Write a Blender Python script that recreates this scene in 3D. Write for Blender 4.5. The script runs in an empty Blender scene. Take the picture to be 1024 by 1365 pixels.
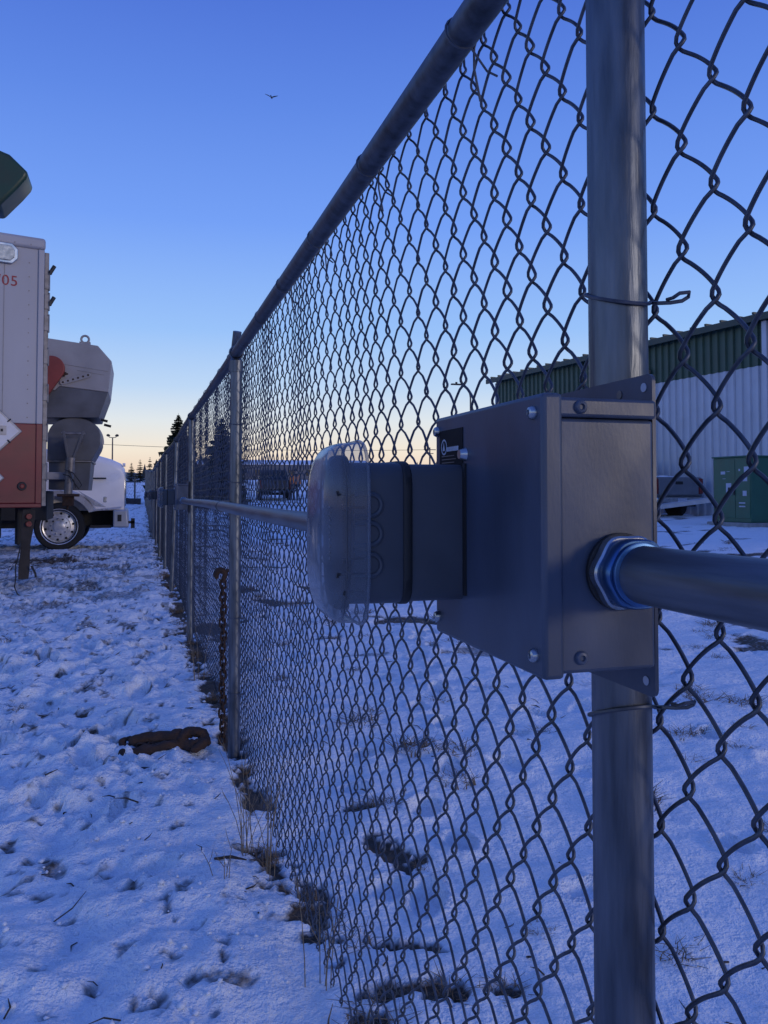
import bpy, math, random
import numpy as np
from mathutils import Vector, Matrix
random.seed(7); np.random.seed(7)
sc = bpy.context.scene
COL = sc.collection
R_ = math.radians

# ------------------------------------------------------------------ camera
cam = bpy.data.cameras.new('camera'); co = bpy.data.objects.new('camera', cam); COL.objects.link(co); sc.camera = co
cam.sensor_fit = 'VERTICAL'; cam.sensor_height = 36; cam.lens = 36 * 1100 / 1365
cam.clip_start = .02; cam.clip_end = 4000
co.location = (0, 0, 1.15); co.rotation_euler = (R_(92), 0, -R_(16.65)); cam.shift_y = -63.9 / 1365

# ------------------------------------------------------------------ sky (clear winter twilight)
def s2l(c): return tuple(((v / 255) / 12.92 if v / 255 <= .04045 else ((v / 255 + .055) / 1.055) ** 2.4) for v in c)
w = bpy.data.worlds.new('World'); sc.world = w; w.use_nodes = True
nt = w.node_tree
tc = nt.nodes.new('ShaderNodeTexCoord'); sp = nt.nodes.new('ShaderNodeSeparateXYZ'); rp = nt.nodes.new('ShaderNodeValToRGB')
nt.links.new(tc.outputs['Generated'], sp.inputs[0]); nt.links.new(sp.outputs[2], rp.inputs[0])
SKY = [(0.0, (216, 194, 188)), (.025, (239, 214, 192)), (.05, (244, 232, 214)), (.085, (225, 232, 236)), (.125, (190, 216, 246)),
       (.19, (154, 195, 250)), (.31, (117, 161, 246)), (.43, (95, 137, 230)), (.52, (80, 118, 216)), (.7, (76, 112, 207)), (1.0, (76, 110, 202))]
cr = rp.color_ramp
while len(cr.elements) < len(SKY): cr.elements.new(.5)
for e, (p, c) in zip(cr.elements, SKY): e.position = p; e.color = (*s2l(c), 1)
nt.links.new(rp.outputs[0], nt.nodes['Background'].inputs[0]); nt.nodes['Background'].inputs[1].default_value = 1.0

# ------------------------------------------------------------------ low warm sun glow
sl = bpy.data.lights.new('sun', 'SUN'); so = bpy.data.objects.new('sun', sl); COL.objects.link(so)
sl.energy = .7; sl.angle = R_(10); sl.color = (1, .85, .74)
so.rotation_euler = Vector((-.62, .75, -.16)).to_track_quat('-Z', 'Y').to_euler()

# ------------------------------------------------------------------ exposure
vs = sc.view_settings; vs.view_transform = 'Standard'; vs.look = 'None'; vs.gamma = 1; vs.exposure = 0; vs.use_curve_mapping = False

# ================================================================== helpers
class MB:
    def __init__(s): s.v = []; s.f = []
    def add(s, v, f):
        o = len(s.v); s.v += [tuple(p) for p in v]; s.f += [tuple(i + o for i in q) for q in f]; return s
    def box(s, x0, x1, y0, y1, z0, z1):
        v = [(x, y, z) for z in (z0, z1) for y in (y0, y1) for x in (x0, x1)]
        return s.add(v, [(0, 2, 3, 1), (4, 5, 7, 6), (0, 1, 5, 4), (2, 6, 7, 3), (0, 4, 6, 2), (1, 3, 7, 5)])
    def tube(s, pts, r, n=8, caps=True, closed=False, ph=0):
        P = [Vector(p) for p in pts]; m = len(P)
        rr = r if isinstance(r, (list, tuple)) else [r] * m
        V = []; prev = None
        for i in range(m):
            if closed: t = P[(i + 1) % m] - P[i - 1]
            else: t = P[min(i + 1, m - 1)] - P[max(i - 1, 0)]
            if t.length < 1e-9: t = Vector((0, 0, 1))
            t.normalize()
            if prev is None:
                a = Vector((0, 0, 1)) if abs(t.z) < .9 else Vector((1, 0, 0)); u = t.cross(a).normalized()
            else:
                u = prev - t * prev.dot(t)
                u = u.normalized() if u.length > 1e-6 else t.orthogonal().normalized()
            prev = u; b = t.cross(u)
            for k in range(n):
                an = 2 * math.pi * k / n + ph; V.append(P[i] + (u * math.cos(an) + b * math.sin(an)) * rr[i])
        F = []
        for i in range(m if closed else m - 1):
            j = (i + 1) % m
            for k in range(n):
                l = (k + 1) % n; F.append((i * n + k, i * n + l, j * n + l, j * n + k))
        if caps and not closed: F += [tuple(range(n - 1, -1, -1)), tuple(range((m - 1) * n, m * n))]
        return s.add(V, F)
    def prism(s, poly, lo, hi, axis='y'):
        n = len(poly)
        mk = {'y': lambda a, b, c: (a, c, b), 'x': lambda a, b, c: (c, a, b), 'z': lambda a, b, c: (a, b, c)}[axis]
        V = [mk(a, b, lo) for a, b in poly] + [mk(a, b, hi) for a, b in poly]
        F = [tuple(range(n - 1, -1, -1)), tuple(range(n, 2 * n))] + [(i, (i + 1) % n, n + (i + 1) % n, n + i) for i in range(n)]
        return s.add(V, F)
    def loft(s, rings, caps=True):
        n = len(rings[0]); V = [p for r in rings for p in r]; F = []
        for i in range(len(rings) - 1):
            for k in range(n):
                l = (k + 1) % n; F.append((i * n + k, i * n + l, (i + 1) * n + l, (i + 1) * n + k))
        if caps: F += [tuple(range(n - 1, -1, -1)), tuple(range((len(rings) - 1) * n, len(rings) * n))]
        return s.add(V, F)
    def mesh(s, name, mat, angle=35):
        import bmesh
        me = bpy.data.meshes.new(name); me.from_pydata(s.v, [], s.f)
        bm = bmesh.new(); bm.from_mesh(me); bmesh.ops.recalc_face_normals(bm, faces=bm.faces); bm.to_mesh(me); bm.free()
        me.materials.append(mat); me.polygons.foreach_set('use_smooth', [True] * len(me.polygons)); me.set_sharp_from_angle(angle=R_(angle))
        return me
    def build(s, name, mat, parent=None, bevel=0, angle=35, seg=2):
        return put(name, s.mesh(name, mat, angle), parent, bevel=bevel, seg=seg)
def put(name, me, parent=None, loc=None, rot=None, bevel=0, seg=2):
    o = bpy.data.objects.new(name, me); COL.objects.link(o); o.parent = parent
    if loc is not None: o.location = loc
    if rot is not None: o.rotation_euler = rot
    if bevel:
        b = o.modifiers.new('bevel', 'BEVEL'); b.width = bevel; b.segments = seg; b.limit_method = 'ANGLE'; b.angle_limit = R_(40)
    return o
def tag(o, label, cat, group=None):
    o['label'] = label; o['category'] = cat
    if group: o['group'] = group
    return o
def thing(name, label, cat, loc=(0, 0, 0), rz=0, group=None):
    o = bpy.data.objects.new(name, None); COL.objects.link(o); o.location = loc; o.rotation_euler = (0, 0, rz); o.empty_display_size = .1
    return tag(o, label, cat, group)
def copy_tree(o, parent=None):
    c = o.copy(); COL.objects.link(c); c.parent = parent
    for ch in list(o.children): copy_tree(ch, c)
    return c
def disc(c, r, n=16, axis='x', r2=None):
    out = []
    for k in range(n):
        a = 2 * math.pi * k / n; p, q = r * math.cos(a), (r2 or r) * math.sin(a)
        out.append({'x': (c[0], c[1] + p, c[2] + q), 'y': (c[0] + p, c[1], c[2] + q), 'z': (c[0] + p, c[1] + q, c[2])}[axis])
    return out
def cyl(m, c, r, h, axis='x', n=20, r2=None):
    e = {'x': (h, 0, 0), 'y': (0, h, 0), 'z': (0, 0, h)}[axis]
    return m.loft([disc(c, r, n, axis), disc((c[0] + e[0], c[1] + e[1], c[2] + e[2]), r if r2 is None else r2, n, axis)])

# ------------------------------------------------------------------ materials
def mat(name, col, rough=.6, metal=0, var=.25, scale=12, bump=0, bscale=40, spec=.5, col2=None, stretch=None, detail=4, thr=None):
    m = bpy.data.materials.new(name); m.use_nodes = True; n = m.node_tree; L = n.links
    p = n.nodes['Principled BSDF']; p.inputs['Roughness'].default_value = rough; p.inputs['Metallic'].default_value = metal
    p.inputs['Specular IOR Level'].default_value = spec
    t = n.nodes.new('ShaderNodeTexCoord'); mp = n.nodes.new('ShaderNodeMapping'); L.new(t.outputs['Object'], mp.inputs[0])
    if stretch: mp.inputs['Scale'].default_value = stretch
    no = n.nodes.new('ShaderNodeTexNoise'); no.inputs['Scale'].default_value = scale; no.inputs['Detail'].default_value = detail
    L.new(mp.outputs[0], no.inputs[0])
    r = n.nodes.new('ShaderNodeValToRGB'); L.new(no.outputs[0], r.inputs[0])
    c2 = col2 or tuple(v * (1 - var) for v in col); c1 = col if col2 else tuple(min(1, v * (1 + var * .6)) for v in col)
    a, b = thr or (.3, .7)
    r.color_ramp.elements[0].position = a; r.color_ramp.elements[1].position = b
    r.color_ramp.elements[0].color = (*c2, 1); r.color_ramp.elements[1].color = (*c1, 1)
    L.new(r.outputs[0], p.inputs['Base Color'])
    mr = n.nodes.new('ShaderNodeMapRange'); mr.inputs['To Min'].default_value = max(0, rough - .12); mr.inputs['To Max'].default_value = min(1, rough + .12)
    L.new(no.outputs[0], mr.inputs[0]); L.new(mr.outputs[0], p.inputs['Roughness'])
    if bump:
        nb = n.nodes.new('ShaderNodeTexNoise'); nb.inputs['Scale'].default_value = bscale; nb.inputs['Detail'].default_value = 5
        L.new(mp.outputs[0], nb.inputs[0])
        bp = n.nodes.new('ShaderNodeBump'); bp.inputs['Strength'].default_value = bump; bp.inputs['Distance'].default_value = .01
        L.new(nb.outputs[0], bp.inputs['Height']); L.new(bp.outputs[0], p.inputs['Normal'])
    return m
M = dict(
    galv=mat('galvanised_steel', (.135, .15, .175), .40, .85, .55, 60, .12, 150, stretch=(1, 1, .12), detail=8, thr=(.28, .72)),
    rail=mat('rail_steel', (.10, .108, .125), .5, .7, .5, 40, .08, 90, detail=6),
    wire=mat('mesh_wire_zinc', (.085, .096, .12), .48, .72, .35, 60),
    tie=mat('tie_wire_zinc', (.11, .118, .14), .5, .7, .3, 60),
    pipe=mat('conduit_steel', (.175, .188, .215), .45, .8, .45, 50, .08, 150, stretch=(1, .1, 1)),
    zinc=mat('bright_zinc', (.42, .44, .46), .28, .95, .3, 40),
    bluezinc=mat('blue_plated_zinc', (.08, .17, .34), .32, .9, .3, 40),
    paint=mat('grey_box_paint', (.062, .078, .118), .40, 0, .4, 14, .02, 420, detail=9, stretch=(1, 1, .35)),
    coverp=mat('grey_cover_paint', (.055, .070, .106), .38, 0, .4, 14, .02, 420, detail=9, stretch=(1, 1, .35)),
    meter=mat('grey_meter_plastic', (.06, .068, .086), .5, 0, .2, 14),
    black=mat('black_rubber', (.012, .012, .014), .6, 0, .3, 20),
    sticker=mat('black_sticker', (.008, .008, .010), .65, 0, .1, 20, spec=.2),
    print_=mat('pale_print', (.42, .46, .55), .6, 0, .1, 20),
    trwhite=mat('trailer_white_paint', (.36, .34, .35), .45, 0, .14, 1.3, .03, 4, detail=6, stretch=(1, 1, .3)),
    trred=mat('trailer_red_paint', (.18, .024, .02), .45, 0, .35, 2.5, .03, 5, detail=6),
    trimd=mat('dirty_trim', (.22, .2, .19), .5, .4, .4, 12),
    dark=mat('dark_chassis', (.02, .019, .019), .7, 0, .4, 8),
    mud=mat('muddy_rubber', (.035, .027, .022), .8, 0, .5, 9, .2, 30),
    tyre=mat('tyre_rubber', (.016, .016, .017), .8, 0, .3, 10, .1, 30),
    alu=mat('polished_aluminium', (.75, .72, .7), .32, .45, .25, 12),
    chrome=mat('dull_chrome', (.5, .5, .5), .22, 1, .2, 10),
    tkwhite=mat('tractor_white_paint', (.84, .80, .79), .25, 0, .08, 2),
    silver=mat('silver_fender_paint', (.55, .52, .51), .28, .4, .15, 3),
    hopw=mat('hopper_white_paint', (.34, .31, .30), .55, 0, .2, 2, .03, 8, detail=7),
    hopg=mat('hopper_bare_grey', (.12, .118, .128), .5, .3, .3, 3, .05, 10, detail=6),
    hopr=mat('hopper_red_guard', (.27, .045, .03), .5, 0, .25, 3),
    green=mat('auger_green_paint', (.010, .045, .022), .4, 0, .4, 3, .05, 8, col2=(.03, .035, .015)),
    rust=mat('rusty_iron', (.07, .035, .02), .85, .1, .5, 22, .5, 70, col2=(.025, .014, .01)),
    redlens=mat('red_lens', (.2, .025, .018), .3, 0, .2, 20),
    amber=mat('clear_lens', (.5, .48, .42), .25, .3, .3, 20, .05, 60),
    glass=mat('dark_window_glass', (.02, .024, .03), .08, 0, .2, 3),
    whitep=mat('white_placard', (.62, .58, .56), .5, 0, .12, 6),
    greypl=mat('grey_placard_frame', (.3, .29, .3), .45, .5, .25, 12),
    redprint=mat('red_lettering', (.3, .03, .03), .6, 0, .1, 20),
    wallw=mat('white_metal_cladding', (.50, .53, .58), .5, 0, .1, 1.5),
    wallg=mat('green_metal_cladding', (.04, .085, .06), .5, 0, .2, 1.5),
    roofg=mat('green_roof_trim', (.03, .05, .04), .5, 0, .2, 2),
    trans=mat('transformer_green', (.025, .11, .07), .4, 0, .15, 3),
    bark=mat('spruce_bark', (.06, .045, .035), .9, 0, .4, 20, .4, 30),
    needles=mat('spruce_needles', (.022, .034, .02), .8, 0, .45, 3),
    forest=mat('far_forest', (.03, .032, .036), .95, 0, .3, .05),
    hill=mat('far_hill', (.10, .10, .105), .95, 0, .25, .01),
    brush=mat('dry_grass', (.19, .135, .085), .9, 0, .4, 40),
    straw=mat('dry_stalk', (.2, .155, .10), .85, 0, .35, 30),
    twig=mat('dead_twig', (.045, .033, .026), .9, 0, .4, 30),
    snowp=mat('settled_snow', (.75, .77, .82), .75, 0, .06, 6, .3, 30),
    orange=mat('orange_fabric', (.9, .26, .06), .75, 0, .2, 30),
    cloth=mat('dark_cloth', (.03, .03, .04), .85, 0, .3, 30),
    skin=mat('skin', (.42, .26, .19), .6, 0, .1, 20),
    carb=mat('dark_car_paint', (.03, .033, .042), .3, .2, .15, 3),
    carg=mat('silver_car_paint', (.2, .21, .23), .35, .4, .15, 3),
    conc=mat('concrete', (.28, .28, .28), .85, 0, .25, 8, .2, 30),
    bldw=mat('far_wall', (.12, .12, .14), .8, 0, .2, .2),
    soil=mat('frozen_soil', (.05, .036, .028), .95, 0, .5, 6, .5, 20),
    bird=mat('dark_feathers', (.03, .03, .035), .8, 0, .3, 20),
    pole=mat('weathered_pole', (.10, .085, .075), .8, 0, .3, 4),
    alub=mat('aluminium_beam', (.42, .43, .46), .5, .5, .15, 5),
)
# frosted clear plastic of the meter cover
def clear_plastic(name, f0, f1, col):
    m = bpy.data.materials.new(name); m.use_nodes = True; n = m.node_tree; L = n.links
    p = n.nodes['Principled BSDF']; p.inputs['Base Color'].default_value = (*col, 1); p.inputs['Roughness'].default_value = .14
    out = n.nodes['Material Output']; tr = n.nodes.new('ShaderNodeBsdfTransparent'); tr.inputs[0].default_value = (.93, .95, .97, 1)
    mx = n.nodes.new('ShaderNodeMixShader'); t = n.nodes.new('ShaderNodeTexCoord'); no = n.nodes.new('ShaderNodeTexNoise')
    no.inputs['Scale'].default_value = 22; no.inputs['Detail'].default_value = 6; L.new(t.outputs['Object'], no.inputs[0])
    mr = n.nodes.new('ShaderNodeMapRange'); mr.inputs[1].default_value = .3; mr.inputs[2].default_value = .75; mr.inputs[3].default_value = f0; mr.inputs[4].default_value = f1
    L.new(no.outputs[0], mr.inputs[0])
    fr = n.nodes.new('ShaderNodeLayerWeight'); fr.inputs[0].default_value = .32
    ad = n.nodes.new('ShaderNodeMath'); ad.operation = 'MULTIPLY_ADD'; ad.inputs[1].default_value = .6; L.new(fr.outputs['Facing'], ad.inputs[0]); L.new(mr.outputs[0], ad.inputs[2]); ad.use_clamp = True
    L.new(ad.outputs[0], mx.inputs[0]); L.new(tr.outputs[0], mx.inputs[1]); L.new(p.outputs[0], mx.inputs[2]); L.new(mx.outputs[0], out.inputs[0])
    return m
M['clear'] = clear_plastic('clear_plastic_cover', .26, .46, (.22, .245, .30)); M['frost'] = clear_plastic('frosted_plastic_lens', .36, .66, (.16, .18, .225))

# ================================================================== terrain
def vn(x, y, s):
    xi = np.floor(x); yi = np.floor(y); u = x - xi; v = y - yi
    u = u * u * u * (u * (u * 6 - 15) + 10); v = v * v * v * (v * (v * 6 - 15) + 10)
    def h(a, b):
        q = np.sin(a * 127.1 + b * 311.7 + s * 74.7) * 43758.5453; return q - np.floor(q)
    return (h(xi, yi) * (1 - u) + h(xi + 1, yi) * u) * (1 - v) + (h(xi, yi + 1) * (1 - u) + h(xi + 1, yi + 1) * u) * v - .5
def fbm(x, y, f, s, o=4):
    r = 0; a = 1
    for i in range(o):
        c, d = math.cos(.6 * i + s), math.sin(.6 * i + s)
        r = r + a * vn((x * c - y * d) * f + 17.3 * i, (x * d + y * c) * f - 9.1 * i, s + i); f *= 2.03; a *= .52
    return r
def sm(a, b, x): t = np.clip((x - a) / (b - a), 0, 1); return t * t * (3 - 2 * t)
def gbase(X, Y):
    d = np.hypot(X, Y); s = np.clip(d - 21, 0, 140)
    z = .0285 * (np.sqrt(s * s + 25) - 5)
    z = z + .36 * sm(3, 12, X) * (1 - sm(26, 60, d))
    z = z - .08 * sm(11, 17, Y) * sm(-.8, .6, -X) * (1 - sm(20, 34, Y))
    return z + .05 * sm(2.0, 3.6, Y) * (1 - sm(6, 12, Y)) * sm(-3, 0, X) * 0.6
rg = np.random.RandomState(5)
PR = []                                     # boot prints: x, y, heading, half length, half width, depth
for i in range(14):                          # a walked line across the field
    PR.append((.86 + .10 * i + (.06 if i % 2 else -.06), 2.25 + .30 * i, .25 + rg.randn() * .15, .10, .05, .045))
for i in range(70): PR.append((rg.uniform(.6, 4.5), rg.uniform(1.7, 9), rg.uniform(0, 6.3), rg.uniform(.05, .11), rg.uniform(.035, .055), rg.uniform(.015, .04)))
for i in range(190): PR.append((rg.uniform(-2.4, .22), rg.uniform(1.5, 9.5), rg.normal(0, .5), rg.uniform(.09, .15), rg.uniform(.04, .065), rg.uniform(.015, .05)))
DIRT = [(.775, 2.52, .17, .055, -1.01, 1), (.62, 1.83, .17, .035, -.15, .95), (.80, 1.80, .07, .03, -.2, .9), (.78, 2.90, .06, .035, 0, .9), (.50, 1.76, .05, .07, 0, .9),
        (.66, 2.05, .09, .025, -.5, 1), (.47, 2.25, .07, .16, 0, .9), (.40, 2.62, .05, .14, .1, .9), (.43, 3.85, .05, .35, 0, .95), (.42, 3.2, .05, .25, 0, .9),
        (.42, 4.8, .06, .6, 0, .9), (.42, 6.2, .07, .8, 0, .95), (.42, 8, .08, 1.1, 0, .95), (.42, 11, .1, 2, 0, .95), (.42, 16, .12, 4, 0, .95), (.42, 26, .12, 8, 0, .9),
        (.33, 3.95, .06, .05, 0, 1), (-.35, 2.25, .03, .015, .2, .8), (-2.2, 15.5, 3, .5, .05, .8), (-1.2, 14, 1.4, .35, .1, .6), (-2.6, 12, 1.6, .3, .1, .55),
        (-.75, 9.2, .25, .5, 0, .6), (-.6, 11, .2, .5, 0, .65), (-.35, 13, .2, .7, 0, .6)]
def gdetail(X, Y):
    L = 1 - sm(.1, .75, X)
    far = 1 - sm(30, 70, np.hypot(X, Y))
    rgh = .3 + .7 * sm(-.25, .25, fbm(X, Y, .9, 61, 2) + .22 * sm(2.4, 4.5, Y) - .05)
    hl = .10 * fbm(X, Y, 1.5, 1, 3) + .035 * fbm(X, Y, 4.2, 7, 2) + rgh * (.06 * np.abs(fbm(X, Y, 5, 2, 4)) + .034 * fbm(X, Y, 12, 6, 3) + .020 * fbm(X, Y, 27, 3, 3)) + .004 * fbm(X, Y, 24, 9, 2)
    hr = .05 * fbm(X, Y, .9, 4, 3) + .03 * fbm(X, Y, 4.5, 5, 4) + .004 * fbm(X, Y, 20, 8, 2)
    z = (hl * L + hr * (1 - L)) * far
    near = Y < 13
    for (px, py, a, l, w_, d) in PR:
        c, s = math.cos(a), math.sin(a); k = np.abs(X - px) + np.abs(Y - py) < .45
        if not np.any(k): continue
        u = ((Y[k] - py) * c + (X[k] - px) * s) / l; v = ((X[k] - px) * c - (Y[k] - py) * s) / w_
        q = np.sqrt(u * u + v * v + 1e-9); z[k] += -d * (1 - sm(.72, 1.05, q)) + d * .30 * np.exp(-((q - 1.2) / .18) ** 2)
    return z
def dirtmask(X, Y):
    n = fbm(X, Y, 9, 11, 4); n2 = fbm(X, Y, 3, 21, 4); n3 = fbm(X, Y, 34, 15, 3); D = np.zeros_like(X)
    for (px, py, rx, ry, a, st) in DIRT:
        c, s = math.cos(a), math.sin(a); u = ((X - px) * c + (Y - py) * s) / rx; v = (-(X - px) * s + (Y - py) * c) / ry
        q = np.sqrt(u * u + v * v) + n * 1.2 + n3 * .9; D = np.maximum(D, st * (1 - sm(.65, 1.15, q)))
    L = 1 - sm(.2, .5, X)
    hh = .035 + .10 * sm(2.8, 6.0, Y)
    specks = sm(.47, .56, hh + fbm(X, Y, 7, 31, 4)) * L * .6 + sm(.45, .54, hh + fbm(X, Y, 17, 41, 3)) * L * .6
    specks = specks * (1 - .6 * sm(20, 40, Y))
    tr = sm(.13, .36, n2 + .10 * sm(6, 14, Y)) * L * sm(5, 10, Y) * .45
    field = sm(.30, .38, fbm(X, Y, 1.6, 51, 5)) * sm(4, 7, np.hypot(X, Y)) * (1 - L) * .8
    return np.clip(np.maximum.reduce([D, specks, tr, field]), 0, 1)
def axis_pts(lo, hi, a, b, st, g):
    c = list(np.arange(a, b, st)); p = b; s = st; r = []
    while p < hi: r.append(p); s *= g; p += s
    p = a; s = st; l = []
    while p > lo: s *= g; p -= s; l.append(p)
    return np.array(l[::-1] + c + r + [hi])
def make_ground():
    xs = axis_pts(-700, 700, -1.9, 2.3, .017, 1.022)
    ys = list(np.arange(1.3, 4.2, .017)); y = 4.2
    while y < 900: ys.append(y); y += max(.017, .0048 * y) if y < 45 else .03 * y
    ys = np.array([-60, -20, -8, -3, -1, 0, .5, .9, 1.1, 1.2] + ys + [1000])
    X, Y = np.meshgrid(xs, ys); D = dirtmask(X.ravel(), Y.ravel()); Xf, Yf = X.ravel(), Y.ravel()
    Z = gbase(Xf, Yf) + gdetail(Xf, Yf) - .02 * D
    nx, ny = len(xs), len(ys)
    me = bpy.data.meshes.new('snow_ground')
    i = (np.arange(ny - 1)[:, None] * nx + np.arange(nx - 1)[None, :]).ravel()
    q = np.stack([i, i + 1, i + 1 + nx, i + nx], 1).astype(np.int32)
    me.vertices.add(nx * ny); me.vertices.foreach_set('co', np.stack([Xf, Yf, Z], 1).astype(np.float32).ravel())
    me.loops.add(q.size); me.loops.foreach_set('vertex_index', q.ravel())
    me.polygons.add(len(q)); me.polygons.foreach_set('loop_start', np.arange(len(q), dtype=np.int32) * 4)
    me.polygons.foreach_set('use_smooth', np.ones(len(q), bool))
    me.update(calc_edges=True)
    at = me.attributes.new('soil_cover', 'FLOAT', 'POINT'); at.data.foreach_set('value', D.astype(np.float32))
    m = bpy.data.materials.new('trodden_snow'); m.use_nodes = True; n = m.node_tree; L = n.links; p = n.nodes['Principled BSDF']
    p.inputs['Roughness'].default_value = .8; p.inputs['Specular IOR Level'].default_value = .25
    a = n.nodes.new('ShaderNodeAttribute'); a.attribute_name = 'soil_cover'
    t = n.nodes.new('ShaderNodeTexCoord')
    def noise(sc_, de=5):
        q = n.nodes.new('ShaderNodeTexNoise'); q.inputs['Scale'].default_value = sc_; q.inputs['Detail'].default_value = de; L.new(t.outputs['Object'], q.inputs[0]); return q
    def mix(f, A, B):
        q = n.nodes.new('ShaderNodeMix'); q.data_type = 'RGBA'
        if isinstance(f, float): q.inputs[0].default_value = f
        else: L.new(f, q.inputs[0])
        for s_, v in ((6, A), (7, B)):
            if isinstance(v, tuple): q.inputs[s_].default_value = (*v, 1)
            else: L.new(v, q.inputs[s_])
        return q.outputs[2]
    n1 = noise(3.5); n2 = noise(40); n3 = noise(140, 3); n4 = noise(14)
    snow = mix(n1.outputs[0], (.80, .81, .83), (.90, .90, .91))
    rs = n.nodes.new('ShaderNodeValToRGB'); rs.color_ramp.elements[0].position = .64; rs.color_ramp.elements[1].position = .76; L.new(n2.outputs[0], rs.inputs[0])
    ms = n.nodes.new('ShaderNodeMath'); ms.operation = 'MULTIPLY'; ms.inputs[1].default_value = .35; L.new(rs.outputs[0], ms.inputs[0])
    snow = mix(ms.outputs[0], snow, (.33, .29, .26))
    soil = mix(n2.outputs[0], (.04, .03, .024), (.14, .105, .075))
    ed = n.nodes.new('ShaderNodeMath'); ed.operation = 'MULTIPLY_ADD'; ed.inputs[1].default_value = 1.6; L.new(a.outputs['Fac'], ed.inputs[0])
    e2 = n.nodes.new('ShaderNodeMath'); e2.operation = 'MULTIPLY_ADD'; e2.inputs[1].default_value = 1.5; e2.inputs[2].default_value = -.98; L.new(n2.outputs[0], e2.inputs[0])
    L.new(e2.outputs[0], ed.inputs[2]); ed.use_clamp = True
    gt = n.nodes.new('ShaderNodeMath'); gt.operation = 'GREATER_THAN'; gt.inputs[1].default_value = .04; L.new(a.outputs['Fac'], gt.inputs[0])
    mu = n.nodes.new('ShaderNodeMath'); mu.operation = 'MULTIPLY'; L.new(ed.outputs[0], mu.inputs[0]); L.new(gt.outputs[0], mu.inputs[1])
    L.new(mix(mu.outputs[0], snow, soil), p.inputs['Base Color'])
    ad = n.nodes.new('ShaderNodeMath'); ad.operation = 'MULTIPLY_ADD'; ad.inputs[1].default_value = .4; L.new(n3.outputs[0], ad.inputs[0]); L.new(n2.outputs[0], ad.inputs[2])
    a2 = n.nodes.new('ShaderNodeMath'); a2.operation = 'MULTIPLY_ADD'; a2.inputs[1].default_value = 1.6; L.new(n4.outputs[0], a2.inputs[0]); L.new(ad.outputs[0], a2.inputs[2])
    bp = n.nodes.new('ShaderNodeBump'); bp.inputs['Strength'].default_value = .7; bp.inputs['Distance'].default_value = .025
    L.new(a2.outputs[0], bp.inputs['Height']); L.new(bp.outputs[0], p.inputs['Normal'])
    me.materials.append(m)
    o = put('snow_ground', me); o['kind'] = 'structure'
make_ground()
def gz(x, y):
    X, Y = np.array([float(x)]), np.array([float(y)]); return float((gbase(X, Y) + gdetail(X, Y))[0])

# distant hill ridge
def hills():
    m = MB(); n = 160; pr = []
    for i in range(n + 1):
        a = R_(-75 + 165 * i / n); h = 15 + 3.5 * math.sin(i * .13) + 2 * math.sin(i * .37 + 1) + random.uniform(-.4, .4)
        pr.append((a, h))
    rings = []
    for rad, k in ((430, 0), (520, .75), (640, 1), (760, .9)):
        rings.append([(rad * math.sin(a), rad * math.cos(a), 1.5 + (h - 1.5) * k) for a, h in pr])
    nn = n + 1
    m.add([p for r in rings for p in r], [(j * nn + i, j * nn + i + 1, (j + 1) * nn + i + 1, (j + 1) * nn + i) for j in range(3) for i in range(n)])
    o = m.build('hills', M['hill']); o['kind'] = 'structure'
hills()
def berm():
    m = MB(); rings = []
    for i in range(60):
        x = -32 + 32.2 * i / 59; h = .38 + .06 * math.sin(i * 1.7) + random.uniform(-.03, .03); y = 45.5 + .1 * math.sin(i * .6); b = float(gbase(np.array([x]), np.array([y]))[0]) - .15
        rings.append([(x, y - .8, b), (x, y - .35, b + h * .9), (x, y + .1, b + h + .1), (x, y + .7, b)])
    m.loft(rings); o = m.build('soil_bank', M['soil']); o['kind'] = 'structure'
berm()

# ================================================================== chain-link fence
PY = [-2.41, .637, 3.60, 6.70, 9.70, 12.8, 15.85, 18.9, 21.95, 25.0, 28.05, 31.1, 34.15, 37.2, 40.25, 43.3]
def fence_dx(y): return .02 * math.exp(-((y - 9.7) / 2) ** 2)
FX = .407; RZ = 1.758
def gy(y): return float(gbase(np.array([FX]), np.array([float(y)]))[0])
def lift(y): return gy(y) * sm(14., 24., float(y))     # the fence follows the ground where it rises
fence = thing('chain_link_fence', 'long galvanised chain link fence running past the parked trucks', 'fence', (FX, 0, 0))
pr_ = .0255
def post_mesh(y0b, lean=0, dxt=0):
    return
for i, y in enumerate(PY):
    m = MB(); L = lift(y); dx = fence_dx(y); bx = -.05 if i == 4 else 0
    g = gy(y) - .35
    m.tube([(bx + dx, y, g), (dx, y, RZ - .055 + L)], pr_, 24 if i < 4 else 12)
    po = m.build('post', M['galv'], fence)
    c = MB(); c.tube([(dx, y, RZ - .085 + L), (dx, y, RZ - .035 + L), (dx, y, RZ - .026 + L)], [pr_ + .003, pr_ + .003, pr_ - .004], 20)
    c.tube([(dx, y + .03 * math.cos(a) * 0 + 0.0, 0) if False else (dx + .0275 * math.cos(a), y, RZ + L + .0275 * math.sin(a)) for a in np.linspace(0, 2 * math.pi, 17)[:-1]], .006, 6, closed=True)
    c.build('post_cap', M['galv'], po)
# short stub pipe above the rail behind the second post
m = MB(); m.tube([(.0, 3.73, 1.70), (.012, 3.67, 1.865)], .019, 14); m.build('post_stub', M['galv'], fence)
m = MB(); rp_ = [(fence_dx(y) + .002 * math.sin(y * 1.3), y, RZ + lift(y) + .004 * math.sin(y * 1.03)) for y in np.arange(-2.4, 43.4, .5)]
m.tube(rp_, .0225, 20); m.build('top_rail', M['rail'], fence)

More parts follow.
